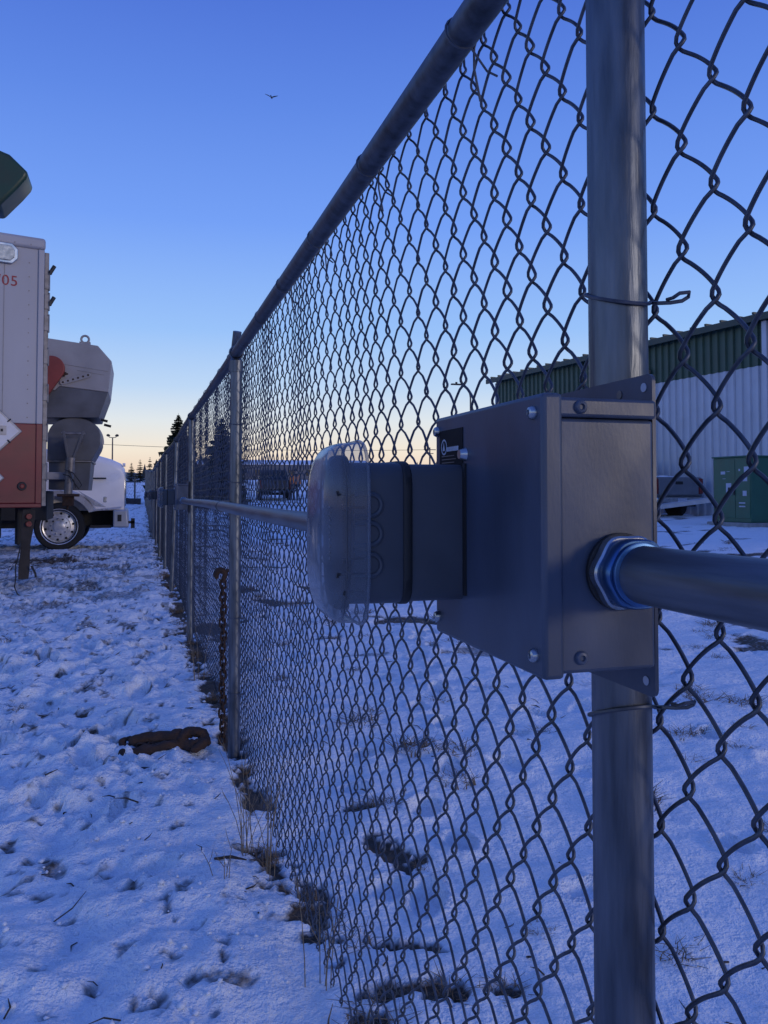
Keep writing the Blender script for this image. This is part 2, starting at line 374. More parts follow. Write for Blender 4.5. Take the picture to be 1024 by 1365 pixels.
PITCH, PER, AMP, OUT, WR = .0385, .0905, .01925 + .0048, .0040, .00195
ZB, ZT = .035, 1.77
def wire_pts(ph, spp, top=True):
    N = (ZT - ZB) / PER; t = np.linspace(0, N, int(N * spp) + 1)
    u = (2 * (t + ph)) % 2; g = u % 1; w_ = (1 - SAG) * g + SAG * g ** 2.2            # straight above each knuckle, arched below the next
    x = AMP * np.where(u < 1, 2 * w_ - 1, 1 - 2 * w_); y = HAND * OUT * np.clip(2.4 * np.sin(np.pi * u), -1, 1); z = ZB + PER * t
    for q in range(2): x[1:-1] = .25 * x[:-2] + .5 * x[1:-1] + .25 * x[2:]
    P = np.stack([y, x, z], 1)
    if top:
        q = .0192 if x[-1] > 0 else -.0192
        P = np.vstack([P, [[0, q, ZT + .016], [.001, q * .95, ZT + .036]]])
    return P
HAND = 1; SAG = .40
MESHX = pr_ + .0075
wm = []
for ph in (0.0, .5):
    m = MB(); m.tube([tuple(p) for p in wire_pts(ph, 24)], WR, 6); wm.append(m.mesh('mesh_wire', M['wire'], 80))
wf = []
for ph in (0.0, .5):
    m = MB(); m.tube([tuple(p) for p in wire_pts(ph, 12)], WR, 4, ph=.6); wf.append(m.mesh('mesh_wire_plain', M['wire'], 180))
Y0 = -.35; NW = 298
def mdx(y): return MESHX + fence_dx(y) + .003 * math.sin(y * 2.1) + .002 * math.sin(y * 5.3 + 1)
for k in range(NW):
    y = Y0 + k * PITCH; near = y < 5
    put('mesh_wire', (wm if near else wf)[k % 2], fence, (mdx(y), y + .0008 * math.sin(k * 2.7), .005 * math.sin(y * 1.7) + .0012 * math.sin(k * 1.3)), (.0012 * math.sin(k * .8), .003 * math.sin(k * .37), .06 * math.sin(k * 1.9)))
def far_mesh():
    V = []; F = []; o = 0; ks = range(NW, int((43.3 - Y0) / PITCH))
    base = []
    for ph in (0.0, .5):
        P = wire_pts(ph, 6); n = len(P); r = WR * 1.02
        off = np.array([(r * math.cos(a), r * math.sin(a), 0) for a in (0, 2.094, 4.189)])
        Vv = (P[:, None, :] + off[None]).reshape(-1, 3)
        f = np.array([(i * 3 + k, i * 3 + (k + 1) % 3, (i + 1) * 3 + (k + 1) % 3, (i + 1) * 3 + k) for i in range(n - 1) for k in range(3)])
        base.append((Vv, f))
    for k in ks:
        y = Y0 + k * PITCH; Vv, f = base[k % 2]; V.append(Vv + np.array([mdx(y), y, lift(y)])); F.append(f + o); o += len(Vv)
    V = np.vstack(V).astype(np.float32); F = np.vstack(F).astype(np.int32)
    me = bpy.data.meshes.new('far_mesh'); me.vertices.add(len(V)); me.vertices.foreach_set('co', V.ravel()); me.loops.add(F.size); me.loops.foreach_set('vertex_index', F.ravel())
    me.polygons.add(len(F)); me.polygons.foreach_set('loop_start', np.arange(len(F), dtype=np.int32) * 4); me.update(calc_edges=True); me.materials.append(M['wire'])
    ob = put('wire_mesh', me, fence); ob['kind'] = 'stuff'
far_mesh()
# ties: post ties and rail ties
def post_tie(y, z, tilt=.0):
    m = MB(); r = pr_ + .0025; pts = [(MESHX + .008, y + .045, z + tilt * .9), (MESHX - .004, y + .036, z + tilt * .7)]
    for a in np.linspace(.35, math.pi * 2 - .35, 22):
        pts.append((r * math.cos(a), y + r * math.sin(a), z + tilt * math.sin(a)))
    pts += [(MESHX - .012, y - .030, z - tilt * .9), (MESHX - .006, y - .038, z - tilt), (MESHX + .002, y - .043, z - tilt + .001), (MESHX + .006, y - .046, z - tilt + .004),
            (MESHX + .004, y - .050, z - tilt + .007), (MESHX - .004, y - .048, z - tilt + .006), (MESHX - .007, y - .043, z - tilt + .003), (MESHX - .008, y - .036, z - tilt + .003)]
    m.tube(pts, .0017, 6); m.build('tie_wire', M['tie'], fence)
post_tie(PY[1], 1.322, .010); post_tie(PY[1], .960, -.010)
for y, zs in ((3.60, (1.45, 1.2, .62, .3)), (6.70, (1.4, .9, .5)), (9.7, (1.4, .7))):
    for z in zs: post_tie(y, z, .006)
for y in list(np.arange(.55, 9, .46)):
    m = MB(); r = .0242; d = fence_dx(y); pts = [(mdx(y), y + .012, RZ - .075), (d + r, y + .006, RZ - .035)]
    for a in np.linspace(-.4, math.pi * 2 - 1.2, 18): pts.append((d + r * math.cos(a), y - .004 * a, RZ + r * math.sin(a)))
    pts += [(mdx(y) - .004, y - .02, RZ - .05), (mdx(y) + .006, y - .03, RZ - .06)]
    m.tube(pts, .0017, 6); m.build('tie_wire', M['tie'], fence)

# ================================================================== meter boxes (local origin on the post face, x to the fence)
def sq(x, hy, hz, e, n=48, cy=0, cz=0):
    out = []
    for k in range(n):
        a = 2 * math.pi * k / n; c, s = math.cos(a), math.sin(a)
        out.append((x, cy + hy * math.copysign(abs(c) ** (2 / e), c), cz + hz * math.copysign(abs(s) ** (2 / e), s)))
    return out
def screw(parent, c, axis, r=.0045, h=.003, mt='zinc', socket=True):
    m = MB(); sgn = -1
    e = {'x': Vector((-1, 0, 0)), 'y': Vector((0, -1, 0))}[axis]; c = Vector(c)
    rings = []
    for f, g in ((0, 1), (.45, .98), (.85, .78), (1, .45)): rings.append(disc(c + e * h * f, r * g, 16, axis))
    if socket: rings.append(disc(c + e * h * .5, r * .34, 16, axis))
    m.loft(rings); return m.build('screw', M[mt], parent)
def meter_box(loc, label):
    T = thing('meter_box', label, 'meter box', loc, 0, 'electric meter boxes along the fence')
    b = MB(); b.box(-.090, -.001, -.1095, .1095, -.1015, .0865); b.build('enclosure', M['paint'], T, .003)
    b = MB(); b.box(-.0915, .0005, -.1115, .1115, .087, .1015); b.build('top_flange', M['paint'], T, .0025)
    # cover plate with turned edge
    b = MB(); b.box(-.0965, -.0795, -.1125, .1125, -.1045, .1045); cv = b.build('cover', M['coverp'], T, .0035, seg=3)
    for y in (-.099, .104):
        for z in (.0905, -.0885): screw(cv, (-.0965, y, z), 'x', .0052, .005)
    for z in (.0945, -.090): screw(T, (-.065, -.1115 if z > 0 else -.1095, z), 'y', .0052, .0032, 'paint')
    # rear mounting plate with ears
    pl = MB(); pts = []
    def rr(x0, x1, z0, z1, r): 
        o = []
        for cx, cz, a0 in ((x1 - r, z1 - r, 0), (x0 + r, z1 - r, 90), (x0 + r, z0 + r, 180), (x1 - r, z0 + r, 270)):
            for k in range(5): a = R_(a0 + 22.5 * k); o.append((cx + r * math.cos(a), cz + r * math.sin(a)))
        return o
    pl.prism(rr(-.1045, .1045, -.1255, .1235, .006), .0015, .0045, 'x'); mp = pl.build('mounting_plate', M['coverp'], T)
    for y, z in ((-.094, .1135), (-.060, .1115), (-.093, -.1145), (-.045, -.111)):
        h = MB(); cyl(h, (.0013, y, z), .0036, -.0006, 'x', 14); h.build('bolt_hole', M['print_'] if abs(y) > .09 else M['trimd'], mp)
    # sticker
    s = MB(); s.box(-.0972, -.0966, .0400, .0985, .0530, .0905); st = s.build('label_plate', M['sticker'], T)
    q = MB(); q.loft([disc((-.0974, .0865, .0745), .0076, 24, 'x'), disc((-.0974, .0865, .0745), .0060, 24, 'x')], False)
    q.add([(-.0975, .0900, .0710), (-.0975, .0865, .0798), (-.0975, .0840, .0710)], [(0, 1, 2)]); q.build('emblem', M['print_'], st)
    q = MB(); xx = .0785
    for k, wd in enumerate((.0036, .0026, .0030, .0022, .0032, .0028, .0024, .0034)):
        q.box(-.0976, -.0973, xx - wd, xx, .0700, .0742); xx -= wd + .0008
    q.build('wordmark', M['print_'], st)
    q = MB()
    for k in range(4): q.box(-.0976, -.0974, .056 + .004 * (k % 2), .092, .0560 + .0031 * k, .0568 + .0031 * k)
    q.build('small_print', M['trimd'], st)
    # meter: sleeve, gasket, body, clear cover; axis along -x
    cy, cz = .0925, -.0045
    s = MB(); s.loft([sq(-.0964, .054, .0615, 12, 96, cy=cy, cz=cz), sq(-.148, .054, .0615, 12, 96, cy=cy, cz=cz)]); s.build('socket_sleeve', M['meter'], T)
    s = MB(); s.loft([sq(-.1462, .0562, .0635, 7, 96, cy=cy, cz=cz), sq(-.1475, .057, .0645, 7, 96, cy=cy, cz=cz), sq(-.1525, .057, .0645, 7, 96, cy=cy, cz=cz), sq(-.154, .056, .0632, 7, 96, cy=cy, cz=cz)]); s.build('gasket', M['black'], T)
    s = MB(); s.loft([sq(-.1535, .0545, .0625, 8, 96, cy=cy, cz=cz), sq(-.157, .0555, .0632, 8, 96, cy=cy, cz=cz), sq(-.198, .0550, .0625, 8, 96, cy=cy, cz=cz), sq(-.200, .050, .058, 8, 96, cy=cy, cz=cz)]); mb = s.build('meter_body', M['meter'], T)
    ye = cy - .0553
    for z in (.025, 0, -.027):                      # U shaped ribs on the side
        u = MB(); pts = [(-.199, ye, cz + z + .0095)] + [(-.184 + .0095 * math.cos(a), ye, cz + z + .0095 * math.sin(a)) for a in np.linspace(math.pi / 2, -math.pi / 2, 13)] + [(-.199, ye, cz + z - .0095)]
        u.tube(pts, .0024, 8); u.build('rib', M['meter'], mb)
    s = MB(); s.loft([sq(-.1985, .046, .070, 3.4, cy=cy - .004, cz=cz), sq(-.2045, .046, .070, 3.4, cy=cy - .004, cz=cz)]); s.build('register', M['sticker'], T)
    for z, l in ((.034, .024), (.023, .020), (-.021, .020), (-.034, .024), (-.049, .018)):
        p = MB(); p.tube([(-.190, ye - .0006, cz + z), (-.190 - l, ye - .0006, cz + z), (-.190 - l, ye - .0006, cz + z + (.003 if z > 0 else -.003))], .0012, 6); p.build('clip', M['black'], T)
    d = MB(); rings = []
    for x, k, e in ((-.192, 1, 3.4), (-.195, 1.0, 3.4), (-.216, .985, 3.4), (-.2225, .96, 3.3), (-.229, .91, 3.2), (-.235, .82, 3.0), (-.2395, .68, 2.8), (-.2425, .48, 2.5), (-.2440, .25, 2.2), (-.2443, .03, 2)):
        rings.append(sq(-.186 + (x + .192) * .78, .054 * k, .0815 * k, 4.0, 128, cy - .006, cz))
    d.loft(rings[:4], False); dm = d.build('clear_cover', M['clear'], T, angle=60)
    d = MB(); d.loft(rings[3:], False); d.build('lens', M['frost'], dm, angle=60)
    r = MB(); r.tube(sq(-.2062, .0525, .0785, 4.0, 128, cy - .006, cz), .0009, 5, closed=True); r.build('lens_seam', M['meter'], dm)
    for k in range(9):
        e = MB(); e.box(-.2200, -.2190, cy - .0515, cy - .0495, cz + .022 - .0055 * k, cz + .0245 - .0055 * k); e.build('embossed_mark', M['clear'], dm)
    r = MB(); r.tube(sq(-.187, .0545, .082, 4.0, 128, cy - .006, cz), .0016, 6, closed=True); r.build('cover_rim', M['clear'], dm)
    # lock bolt and sealing hasp at the sleeve
    h = MB(); h.box(-.0985, -.0967, .0325, .0375, cz - .056, cz + .062); h.build('hasp', M['black'], T)
    h = MB(); cyl(h, (-.0967, .0352, cz + .070), .0062, -.006, 'x', 16, .004); h.build('lock_bolt', M['zinc'], T)
    return T
mb1 = meter_box((.3785, .653, 1.119), 'grey meter box on the fence post in front of the warehouse and green transformer')
for i, (py, lb) in enumerate(((PY[3], 'second grey meter box along the fence, just before the leaning post'), (PY[5], 'third grey meter box along the fence, just beyond the leaning post'),
                              (PY[7], 'small grey meter box farthest along the fence, nearest the cross fence'))):
    c = copy_tree(mb1); c.location = (.3785 + fence_dx(py), py + .016, 1.119 + lift(py)); c['label'] = lb
# conduits
CX, CZ, CR = .346, 1.0915, .0208
def conduit(y0, y1, label, near_end=False, cz1=None):
    T = thing('conduit', label, 'conduit', (CX, (y0 + y1) / 2, CZ), 0, 'steel conduit runs along the fence'); h = (y1 - y0) / 2
    ys = np.linspace(-h, h, 14)
    m = MB(); m.tube([(.0015 * math.sin(y * 2.2), y, .003 * math.sin(y * 1.5 + 1) * (1 if h > 1.5 else 0)) for y in ys], CR, 28); m.build('pipe', M['pipe'], T)
    return T, h
def hub(T, yl, d):      # gasket, locknut and blue collar where the pipe meets the box; d = direction away from the box
    def rg(r0, a, b, n=28, hexa=0):
        m = MB(); out = []
        for y, k in ((a, .96), (a + (b - a) * .15, 1), (a + (b - a) * .85, 1), (b, .95)):
            out.append([((r0 * k * (1 + hexa * math.cos(6 * t) * .5)) * math.cos(t), yl + d * y, (r0 * k * (1 + hexa * math.cos(6 * t) * .5)) * math.sin(t)) for t in np.linspace(0, 2 * math.pi, 49)[:-1]])
        m.loft(out); return m
    rg(.0288, .000, .004).build('gasket', M['black'], T)
    rg(.0278, .004, .0140, hexa=.09).build('locknut', M['zinc'], T)
    rg(.0258, .0142, .027, hexa=.05).build('collar', M['bluezinc'], T)
    rg(.0232, .027, .0300).build('collar_lip', M['bluezinc'], T)
T, h = conduit(-1.6, .5425, 'thick galvanised conduit with blue collar entering the side of the meter box'); hub(T, h, -1)
T, h = conduit(.765, PY[3] + .016 - .112, 'long galvanised conduit linking the first two meter boxes across the fence mesh'); hub(T, h, -1); hub(T, -h, 1)
for yy in (PY[2],):
    m = MB(); y = yy - (.765 + PY[3] - .096) / 2
    m.tube([(0, y - .012, 0), (0, y + .012, 0)], CR + .0035, 20); m.build('coupling', M['pipe'], T)
    m = MB(); m.box(0, .037, y - .008, y + .008, CR, CR + .004); m.build('strap', M['tie'], T)
T, h = conduit(PY[3] + .129, PY[5] - .096, 'galvanised conduit between the second and third meter boxes'); hub(T, h, -1)
T, h = conduit(PY[5] + .129, PY[7] - .096, 'galvanised conduit between the third and fourth meter boxes')

# ================================================================== box trailer
BT = thing('box_trailer', 'white over red box trailer with hazard placards and work light', 'trailer', (-1.04, 10.08, 0), R_(15.5))
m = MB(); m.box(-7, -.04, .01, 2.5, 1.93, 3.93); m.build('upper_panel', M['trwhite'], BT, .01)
m = MB(); m.box(-7, -.04, .006, 2.506, 1.03, 1.929); m.build('lower_panel', M['trred'], BT, .01)
m = MB(); m.box(-7.02, .012, -.02, 2.53, 3.925, 4.06); m.build('roof_cap', M['trwhite'], BT, .035, seg=3)
m = MB(); m.box(-7, .0, -.012, 2.52, .985, 1.03); m.build('bottom_rail', M['trred'], BT, .008)
for zz, h_ in ((1.03, .9), (1.931, 1.994)):
    m = MB(); m.box(-.065, 0, -.012, .03, zz, zz + h_); m.build('corner_post', M['trred'] if h_ < 1 else M['trwhite'], BT, .006)
m = MB(); m.box(0, .05, -.005, 2.5, 1.0, 3.9); dr = m.build('rear_door', M['trimd'], BT, .006)
for z in (1.3, 1.75, 2.2, 2.62, 3.0, 3.25, 3.48): 
    h = MB(); h.box(.002, .056, -.016, .0, z, z + .17); h.tube([(.052, -.012, z - .02), (.052, -.012, z + .19)], .009, 10); h.build('hinge', M['trimd'], BT, .003)
for z in (3.72, 3.36):
    h = MB(); h.tube([(.06, -.01, z - .05), (.105, -.02, z + .035)], .022, 8); h.box(.05, .075, -.04, 0, z - .07, z - .02); h.build('door_holdback', M['black'], BT)
for z in np.arange(2.0, 3.9, .16):
    h = MB(); cyl(h, (-.16, .0095, z), .007, -.004, 'y', 8); h.build('rivet', M['trimd'], BT)
for x in np.arange(-.66, -.1, .17):
    h = MB(); cyl(h, (x, -.0205, 3.965), .007, -.004, 'y', 8); h.build('rivet', M['trimd'], BT)
m = MB(); m.box(-.42, -.417, .004, .0095, 1.94, 3.92); m.build('panel_seam', M['trimd'], BT)
oc = lambda cx, cz, a, b, c: [(cx - a, cz - b + c), (cx - a + c, cz - b), (cx + a - c, cz - b), (cx + a, cz - b + c), (cx + a, cz + b - c), (cx + a - c, cz + b), (cx - a + c, cz + b), (cx - a, cz + b - c)]
m = MB(); m.prism(oc(-.485, 3.83, .2, .115, .06), -.03, .008); wl = m.build('work_light', M['chrome'], BT, .008)
m = MB(); m.prism(oc(-.485, 3.83, .165, .085, .045), -.045, -.028); m.build('lens', M['amber'], wl, .01)
# hazard placards
def placard(cx, cz, hd, nm, icon):
    m = MB(); m.prism([(cx + hd, cz), (cx, cz + hd), (cx - hd, cz), (cx, cz - hd)], -.012, .004); f = m.build(nm, M['greypl'], BT, .01)
    k = hd * .86; m = MB(); m.prism([(cx + k, cz), (cx, cz + k), (cx - k, cz), (cx, cz - k)], -.016, -.0125); pa = m.build('placard_sheet', M['whitep'], f)
    if icon:
        m = MB(); m.prism([(cx - .13, cz - .05), (cx + .09, cz - .05), (cx + .09, cz + .055), (cx - .13, cz + .055)], -.0185, -.0165); m.build('placard_mark', M['greypl'], pa)
        m = MB()
        for j in range(4): m.prism([(cx - .105 + .045 * j, cz - .01), (cx - .08 + .045 * j, cz - .01), (cx - .08 + .045 * j, cz + .02), (cx - .105 + .045 * j, cz + .02)], -.0205, -.019)
        m.build('placard_mark', M['dark'], pa)
    for sx, sz in ((.5, .5), (.5, -.5), (-.5, .5), (-.5, -.5)):
        m = MB(); a = hd * .93; m.tube([(cx + a * sx * .85, -.02, cz + a * sz * .85), (cx + a * sx * 1.12, -.02, cz + a * sz * 1.12)], .008, 6); m.build('clip', M['dark'], f)
placard(-.465, 1.84, .255, 'placard_holder', True); placard(-.545, 1.315, .16, 'placard_holder', False)
m = MB(); cyl(m, (-.205, .005, 1.225), .05, -.02, 'y', 24, .045); ml = m.build('marker_light', M['dark'], BT)
m = MB(); cyl(m, (-.205, -.016, 1.225), .028, -.012, 'y', 20, .018); m.build('lens', M['redlens'], ml)
cu = bpy.data.curves.new('t', 'FONT'); cu.body = '/05'; cu.size = .165; cu.extrude = .001; cu.space_character = 1.08
to = bpy.data.objects.new('t', cu); COL.objects.link(to); bpy.context.view_layer.update()
me = bpy.data.meshes.new_from_object(to); bpy.data.objects.remove(to); me.materials.append(M['redprint'])
put('unit_number', me, BT, (-.50, .0065, 3.475), (R_(90), 0, 0))
m = MB(); m.box(-6.8, -.35, .45, 2.05, .62, .984); m.build('chassis', M['dark'], BT, .02)
m = MB(); m.box(-.2, -.05, .35, .5, .55, .985); m.build('rear_bumper_bracket', M['dark'], BT, .01)
# mud flap with two small lamps, a little curled
m = MB(); rings = []
for t in np.linspace(0, 1, 9):
    z = .96 - .78 * t; y = .02 + .05 * math.sin(t * 2.5); x = -.12 - .045 * t; wd = .066 - .016 * t + .008 * math.sin(t * 9)
    rings.append([(x - wd, y - .01, z), (x + wd, y + .015, z), (x + wd, y + .03, z), (x - wd, y + .01, z)])
m.loft(rings); fl = m.build('mud_flap', M['mud'], BT)
for z in (.885, .80):
    m = MB(); cyl(m, (-.125, .022, z), .034, -.03, 'y', 16, .03); m.build('tail_lamp', M['redlens'], fl)
m = MB(); m.tube([(-.2, .04, .62), (-.215, .03, .5), (-.24, .03, .38), (-.255, .03, .34), (-.25, .03, .2), (-.26, .03, .1), (-.23, .03, .02), (-.2, .02, .0)], .007, 8); m.build('air_hose', M['dark'], BT)
m = MB(); m.tube([(-.09, .01, .33), (-.05, .0, .24), (-.045, .0, .2)], .012, 8); m.build('hook', M['dark'], BT)
def wheel(parent, x, y, z, r, wdt, sgn=-1):
    m = MB(); prof = [(r * .66, 0), (r * .74, -.02), (r * .93, -.02), (r, .03), (r, wdt - .03), (r * .93, wdt + .02), (r * .55, wdt)]
    rings = [disc((x, y - sgn * d * 1.0, z), a, 40, 'y') for a, d in prof]; m.loft(rings, False); w_ = m.build('wheel', M['tyre'], parent)
    m = MB(); rings = [disc((x, y - sgn * d, z), a, 40, 'y') for a, d in ((r * .745, -.026), (r * .71, -.012), (r * .685, .05), (r * .62, .065), (r * .45, .04), (r * .42, .02), (r * .24, .0), (r * .22, -.03), (r * .14, -.045), (.005, -.045))]
    m.loft(rings, False); rim = m.build('rim', M['alu'], w_)
    for k in range(10):
        a = 2 * math.pi * k / 10 + .2; m = MB(); cyl(m, (x + r * .545 * math.cos(a), y - sgn * .05, z + r * .545 * math.sin(a)), r * .052, sgn * .008, 'y', 10); m.build('hand_hole', M['dark'], rim)
        m = MB(); a += .3; cyl(m, (x + r * .33 * math.cos(a), y - sgn * .02, z + r * .33 * math.sin(a)), r * .035, sgn * .035, 'y', 6); m.build('lug_nut', M['dark'] if k % 2 else M['chrome'], rim)
    return w_
for x in (-1.75, -3.05): wheel(BT, x, .05, .5, .5, .5)
for yy in (.4, 2.1):
    m = MB(); m.box(-6.1, -5.95, yy - .07, yy + .07, .06, .7); m.box(-6.2, -5.85, yy - .15, yy + .15, -.02, .06); m.build('landing_leg', M['dark'], BT)

# ================================================================== hopper on its chassis, behind the trailer
HT = thing('hopper_unit', 'grey and white bulk hopper with red guard and discharge pipe, behind the box trailer', 'hopper', (-1.0, 14.9, gz(-1, 14.9)), 0)
def hp(pts): return [(x + 1.0, z) for x, z in pts]
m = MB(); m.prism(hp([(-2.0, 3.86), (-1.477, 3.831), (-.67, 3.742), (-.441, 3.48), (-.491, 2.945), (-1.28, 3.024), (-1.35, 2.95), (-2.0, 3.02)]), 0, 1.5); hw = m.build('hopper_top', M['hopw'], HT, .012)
m = MB(); m.prism(hp([(-.492, 2.941), (-.64, 2.506), (-2.0, 2.47), (-2.0, 3.015), (-1.35, 2.945), (-1.28, 3.02)]), .004, 1.496); m.build('hopper_cone', M['hopg'], HT, .008)
m = MB()
m.prism([(-.42, 3.42), (.50, 3.30), (.50, 3.305), (-.42, 3.425)], -.004, .002); m.prism([(.0, 3.30), (.44, 3.235), (.44, 3.24), (0, 3.305)], -.004, .002); m.build('panel_seam', M['trimd'], hw)
m = MB(); m.tube([(.121 + .062 * math.cos(a), .04, 3.845 + .062 * math.sin(a)) for a in np.linspace(0, 6.283, 25)[:-1]], .019, 8, closed=True); m.box(.03, .21, .01, .07, 3.74, 3.80); m.build('lifting_lug', M['hopw'], HT)
hc = []
for a in np.linspace(R_(-38), R_(150), 20): hc.append((-.393 + .205 * math.cos(a), 3.31 + .205 * math.sin(a)))
hc += [(-.7, 3.3), (-.7, 2.62), (-.5, 2.76)]
m = MB(); m.prism(hc, -.14, -.012); m.build('belt_guard', M['hopr'], HT, .015)
bar = []
for cx, cz, a0 in ((.18, 3.225, -70), (-.23, 3.085, 110)):
    for a in np.linspace(a0, a0 + 180, 7): bar.append((cx + .042 * math.cos(R_(a)), cz + .042 * math.sin(R_(a))))
m = MB(); m.prism(bar, -.03, -.006); sb = m.build('slotted_bar', M['hopw'], HT, .004)
for k in range(6):
    t = k / 5; m = MB(); cyl(m, (-.22 + .40 * t, -.031, 3.088 + .137 * t), .017, -.004, 'y', 10); m.build('hole', M['rust'], sb)
m = MB(); m.tube([(-.215, -.02, 3.19), (-.18, -.03, 3.26)], .02, 6); m.tube([(-.20, -.02, 3.22), (-.14, -.02, 3.235)], .012, 6); m.build('latch', M['rust'], HT)
dc = [(-.46, 1.765), (-.46, 2.2)]
for a in np.linspace(R_(168), R_(8), 24): dc.append((-.033 + .425 * math.cos(a), 2.13 + .37 * math.sin(a) ** .8))
dc += [(.385, 2.06), (.36, 1.98), (.30, 1.87), (.245, 1.765)]
m = MB(); m.prism(dc, .05, 1.35); m.build('drum', M['hopg'], HT, .01)
m = MB(); m.tube([(-.033 + .42 * math.cos(a), .9, 2.128 + .405 * math.sin(a)) for a in np.linspace(R_(-5), R_(150), 24)], .03, 8); m.build('drum_band', M['hopw'], HT)
m = MB(); m.box(-.46, .26, .02, 1.4, 1.742, 1.764); m.build('flange', M['trimd'], HT)
m = MB(); m.prism([(-.434, 1.74), (.241, 1.74), (.2, 1.26), (-.43, 1.27)], .06, 1.3); m.build('discharge_box', M['hopg'], HT, .006)
for s_ in (-.18, .134):
    m = MB(); m.prism([(s_ - .022, 2.24), (s_ + .022, 2.24), (-.062 + (.03 if s_ > 0 else -.03) + .018, 1.75), (-.062 + (.03 if s_ > 0 else -.03) - .018, 1.75)], -.33, -.28); m.build('bracket_arm', M['hopg'], HT, .004)
m = MB(); m.prism([(-.14, 2.12), (.10, 2.12), (-.05, 1.78), (-.08, 1.78)], -.31, .06); m.build('bracket_web', M['hopg'], HT)
m = MB(); m.tube([(-.21, -.305, 2.2), (.165, -.305, 2.2)], .022, 10); m.build('hinge_pin', M['trimd'], HT)
m = MB(); m.tube([(-.062, -.3, 1.80), (-.075, -.3, 1.55)], .075, 20); m.tube([(-.075, -.3, 1.56), (-.093, -.3, 1.2)], .066, 20); pp = m.build('discharge_pipe', M['trimd'], HT)
m = MB(); m.box(-.26, .08, -.42, -.18, 1.155, 1.2); m.box(-.18, 0, -.36, -.24, 1.0, 1.16); m.tube([(-.1, -.3, 1.0), (-.105, -.3, .93)], .02, 8); m.build('pipe_end', M['rust'], HT, .01)
for q in ([(-.15, 1.6), (-.02, 1.55), (.08, 1.42), (.12, 1.35), (.08, 1.28), (-.02, 1.42), (-.08, 1.6)], [(-.17, 1.52), (-.08, 1.5), (.0, 1.42), (.03, 1.3)]):
    m = MB(); m.tube([(a, -.39, b) for a, b in q], .009, 6); m.build('hose', M['dark'], pp)
m = MB(); m.box(-1.6, -.05, -.2, .3, 1.44, 1.56); m.build('support_arm', M['hopw'], HT, .01)
m = MB(); m.box(-9, -.46, .1, 1.3, .75, 1.25); m.box(-9, -1.0, 0, 1.6, 1.25, 2.46); m.build('chassis', M['dark'], HT, .02)
for x in (.3, .36):
    m = MB(); m.tube([(x + .06, .7, 2.53 if x < .33 else 2.44), (x + .18, .7, 2.50 if x < .33 else 2.41)], .025, 6); m.build('bracket_stub', M['dark'], HT)
for x in (-2.6, -3.9, -7.8): wheel(HT, x, -.15, .5, .5, .45)

# green auger spout over the trailer
GA = thing('auger_spout', 'dark green auger spout reaching above the box trailer roof', 'auger', (-4.6, 13.3, gz(-4.6, 13.3)))
m = MB(); ax = Vector((.90, 0, -.05)); rings = []
def gr(px, pz, a, b, sl, n=20):
    return [(px + sl * math.sin(t) * b, a * math.cos(t), pz + b * math.sin(t)) for t in np.linspace(0, 2 * math.pi, n + 1)[:-1]]
m.prism([(2.30, 6.02), (2.55, 6.12), (2.76, 6.045), (3.02, 5.80), (2.99, 5.71), (2.88, 5.56), (2.62, 5.25), (2.35, 5.28)], -.32, .32); m.build('spout_hood', M['green'], GA, .05, seg=3)
m = MB(); m.tube([(2.45, 0, 5.68), (.2, 0, 4.6), (-2.2, 0, 3.4)], .27, 20); m.build('auger_tube', M['green'], GA)
m = MB(); m.tube([(.2, 0, 4.6), (.2, .0, -.3)], .13, 14); m.tube([(-1.6, 0, 3.7), (-1.6, 0, -.3)], .13, 14); m.build('mast', M['green'], GA)

# ================================================================== white truck
WT = thing('white_truck', 'white conventional truck with polished front wheel and silver fender, facing the fence', 'truck', (-1.54, 19.5, -.05), 0)
m = MB(); rings = []
for x, zt, hw_ in ((-.9, 2.12, .82), (-.3, 2.13, .80), (.25, 2.10, .76), (.64, 2.035, .72), (1.0, 1.93, .70), (1.2, 1.84, .68), (1.27, 1.74, .66)):
    zb = .82; r = .17 if x < 1.25 else .2
    sec = []
    for k in range(9): a = R_(90 * k / 8); sec.append((hw_ - r + r * math.cos(R_(0) + a), zt - r + r * math.sin(a)))
    ring = [(x, -hw_, zb)] + [(x, -yy, zz) for yy, zz in sec] + [(x, yy, zz) for yy, zz in sec[::-1]] + [(x, hw_, zb)]
    rings.append(ring)
m.loft(rings); hd = m.build('hood', M['tkwhite'], WT, angle=40)
m = MB(); m.box(1.255, 1.30, -.55, .55, .9, 1.66); m.build('grille', M['chrome'], WT, .02)
m = MB(); m.box(.55, .9, -.73, -.715, 1.50, 1.53); m.box(.2, .9, -.78, -.74, 1.505, 1.52); m.build('side_vent', M['dark'], WT)
m = MB(); cyl(m, (1.23, -.6, 1.81), .04, .06, 'x', 10); m.build('clearance_lamp', M['tkwhite'], WT)
m = MB(); m.box(-2.6, -.9, -1.05, 1.05, .95, 1.9); m.prism([(-2.6, 1.9), (-.9, 1.9), (-1.2, 2.75), (-2.6, 2.85)], -1.02, 1.02); m.build('cab', M['tkwhite'], WT, .06)
m = MB(); m.prism([(-1.9, 1.95), (-1.12, 1.95), (-1.35, 2.6), (-1.9, 2.65)], -1.03, -1.022); m.build('side_window', M['glass'], WT)
m = MB(); m.prism([(-.885, 1.95), (-1.165, 2.72), (-1.19, 2.72), (-.91, 1.95)], -.85, .85); m.build('windscreen', M['glass'], WT)
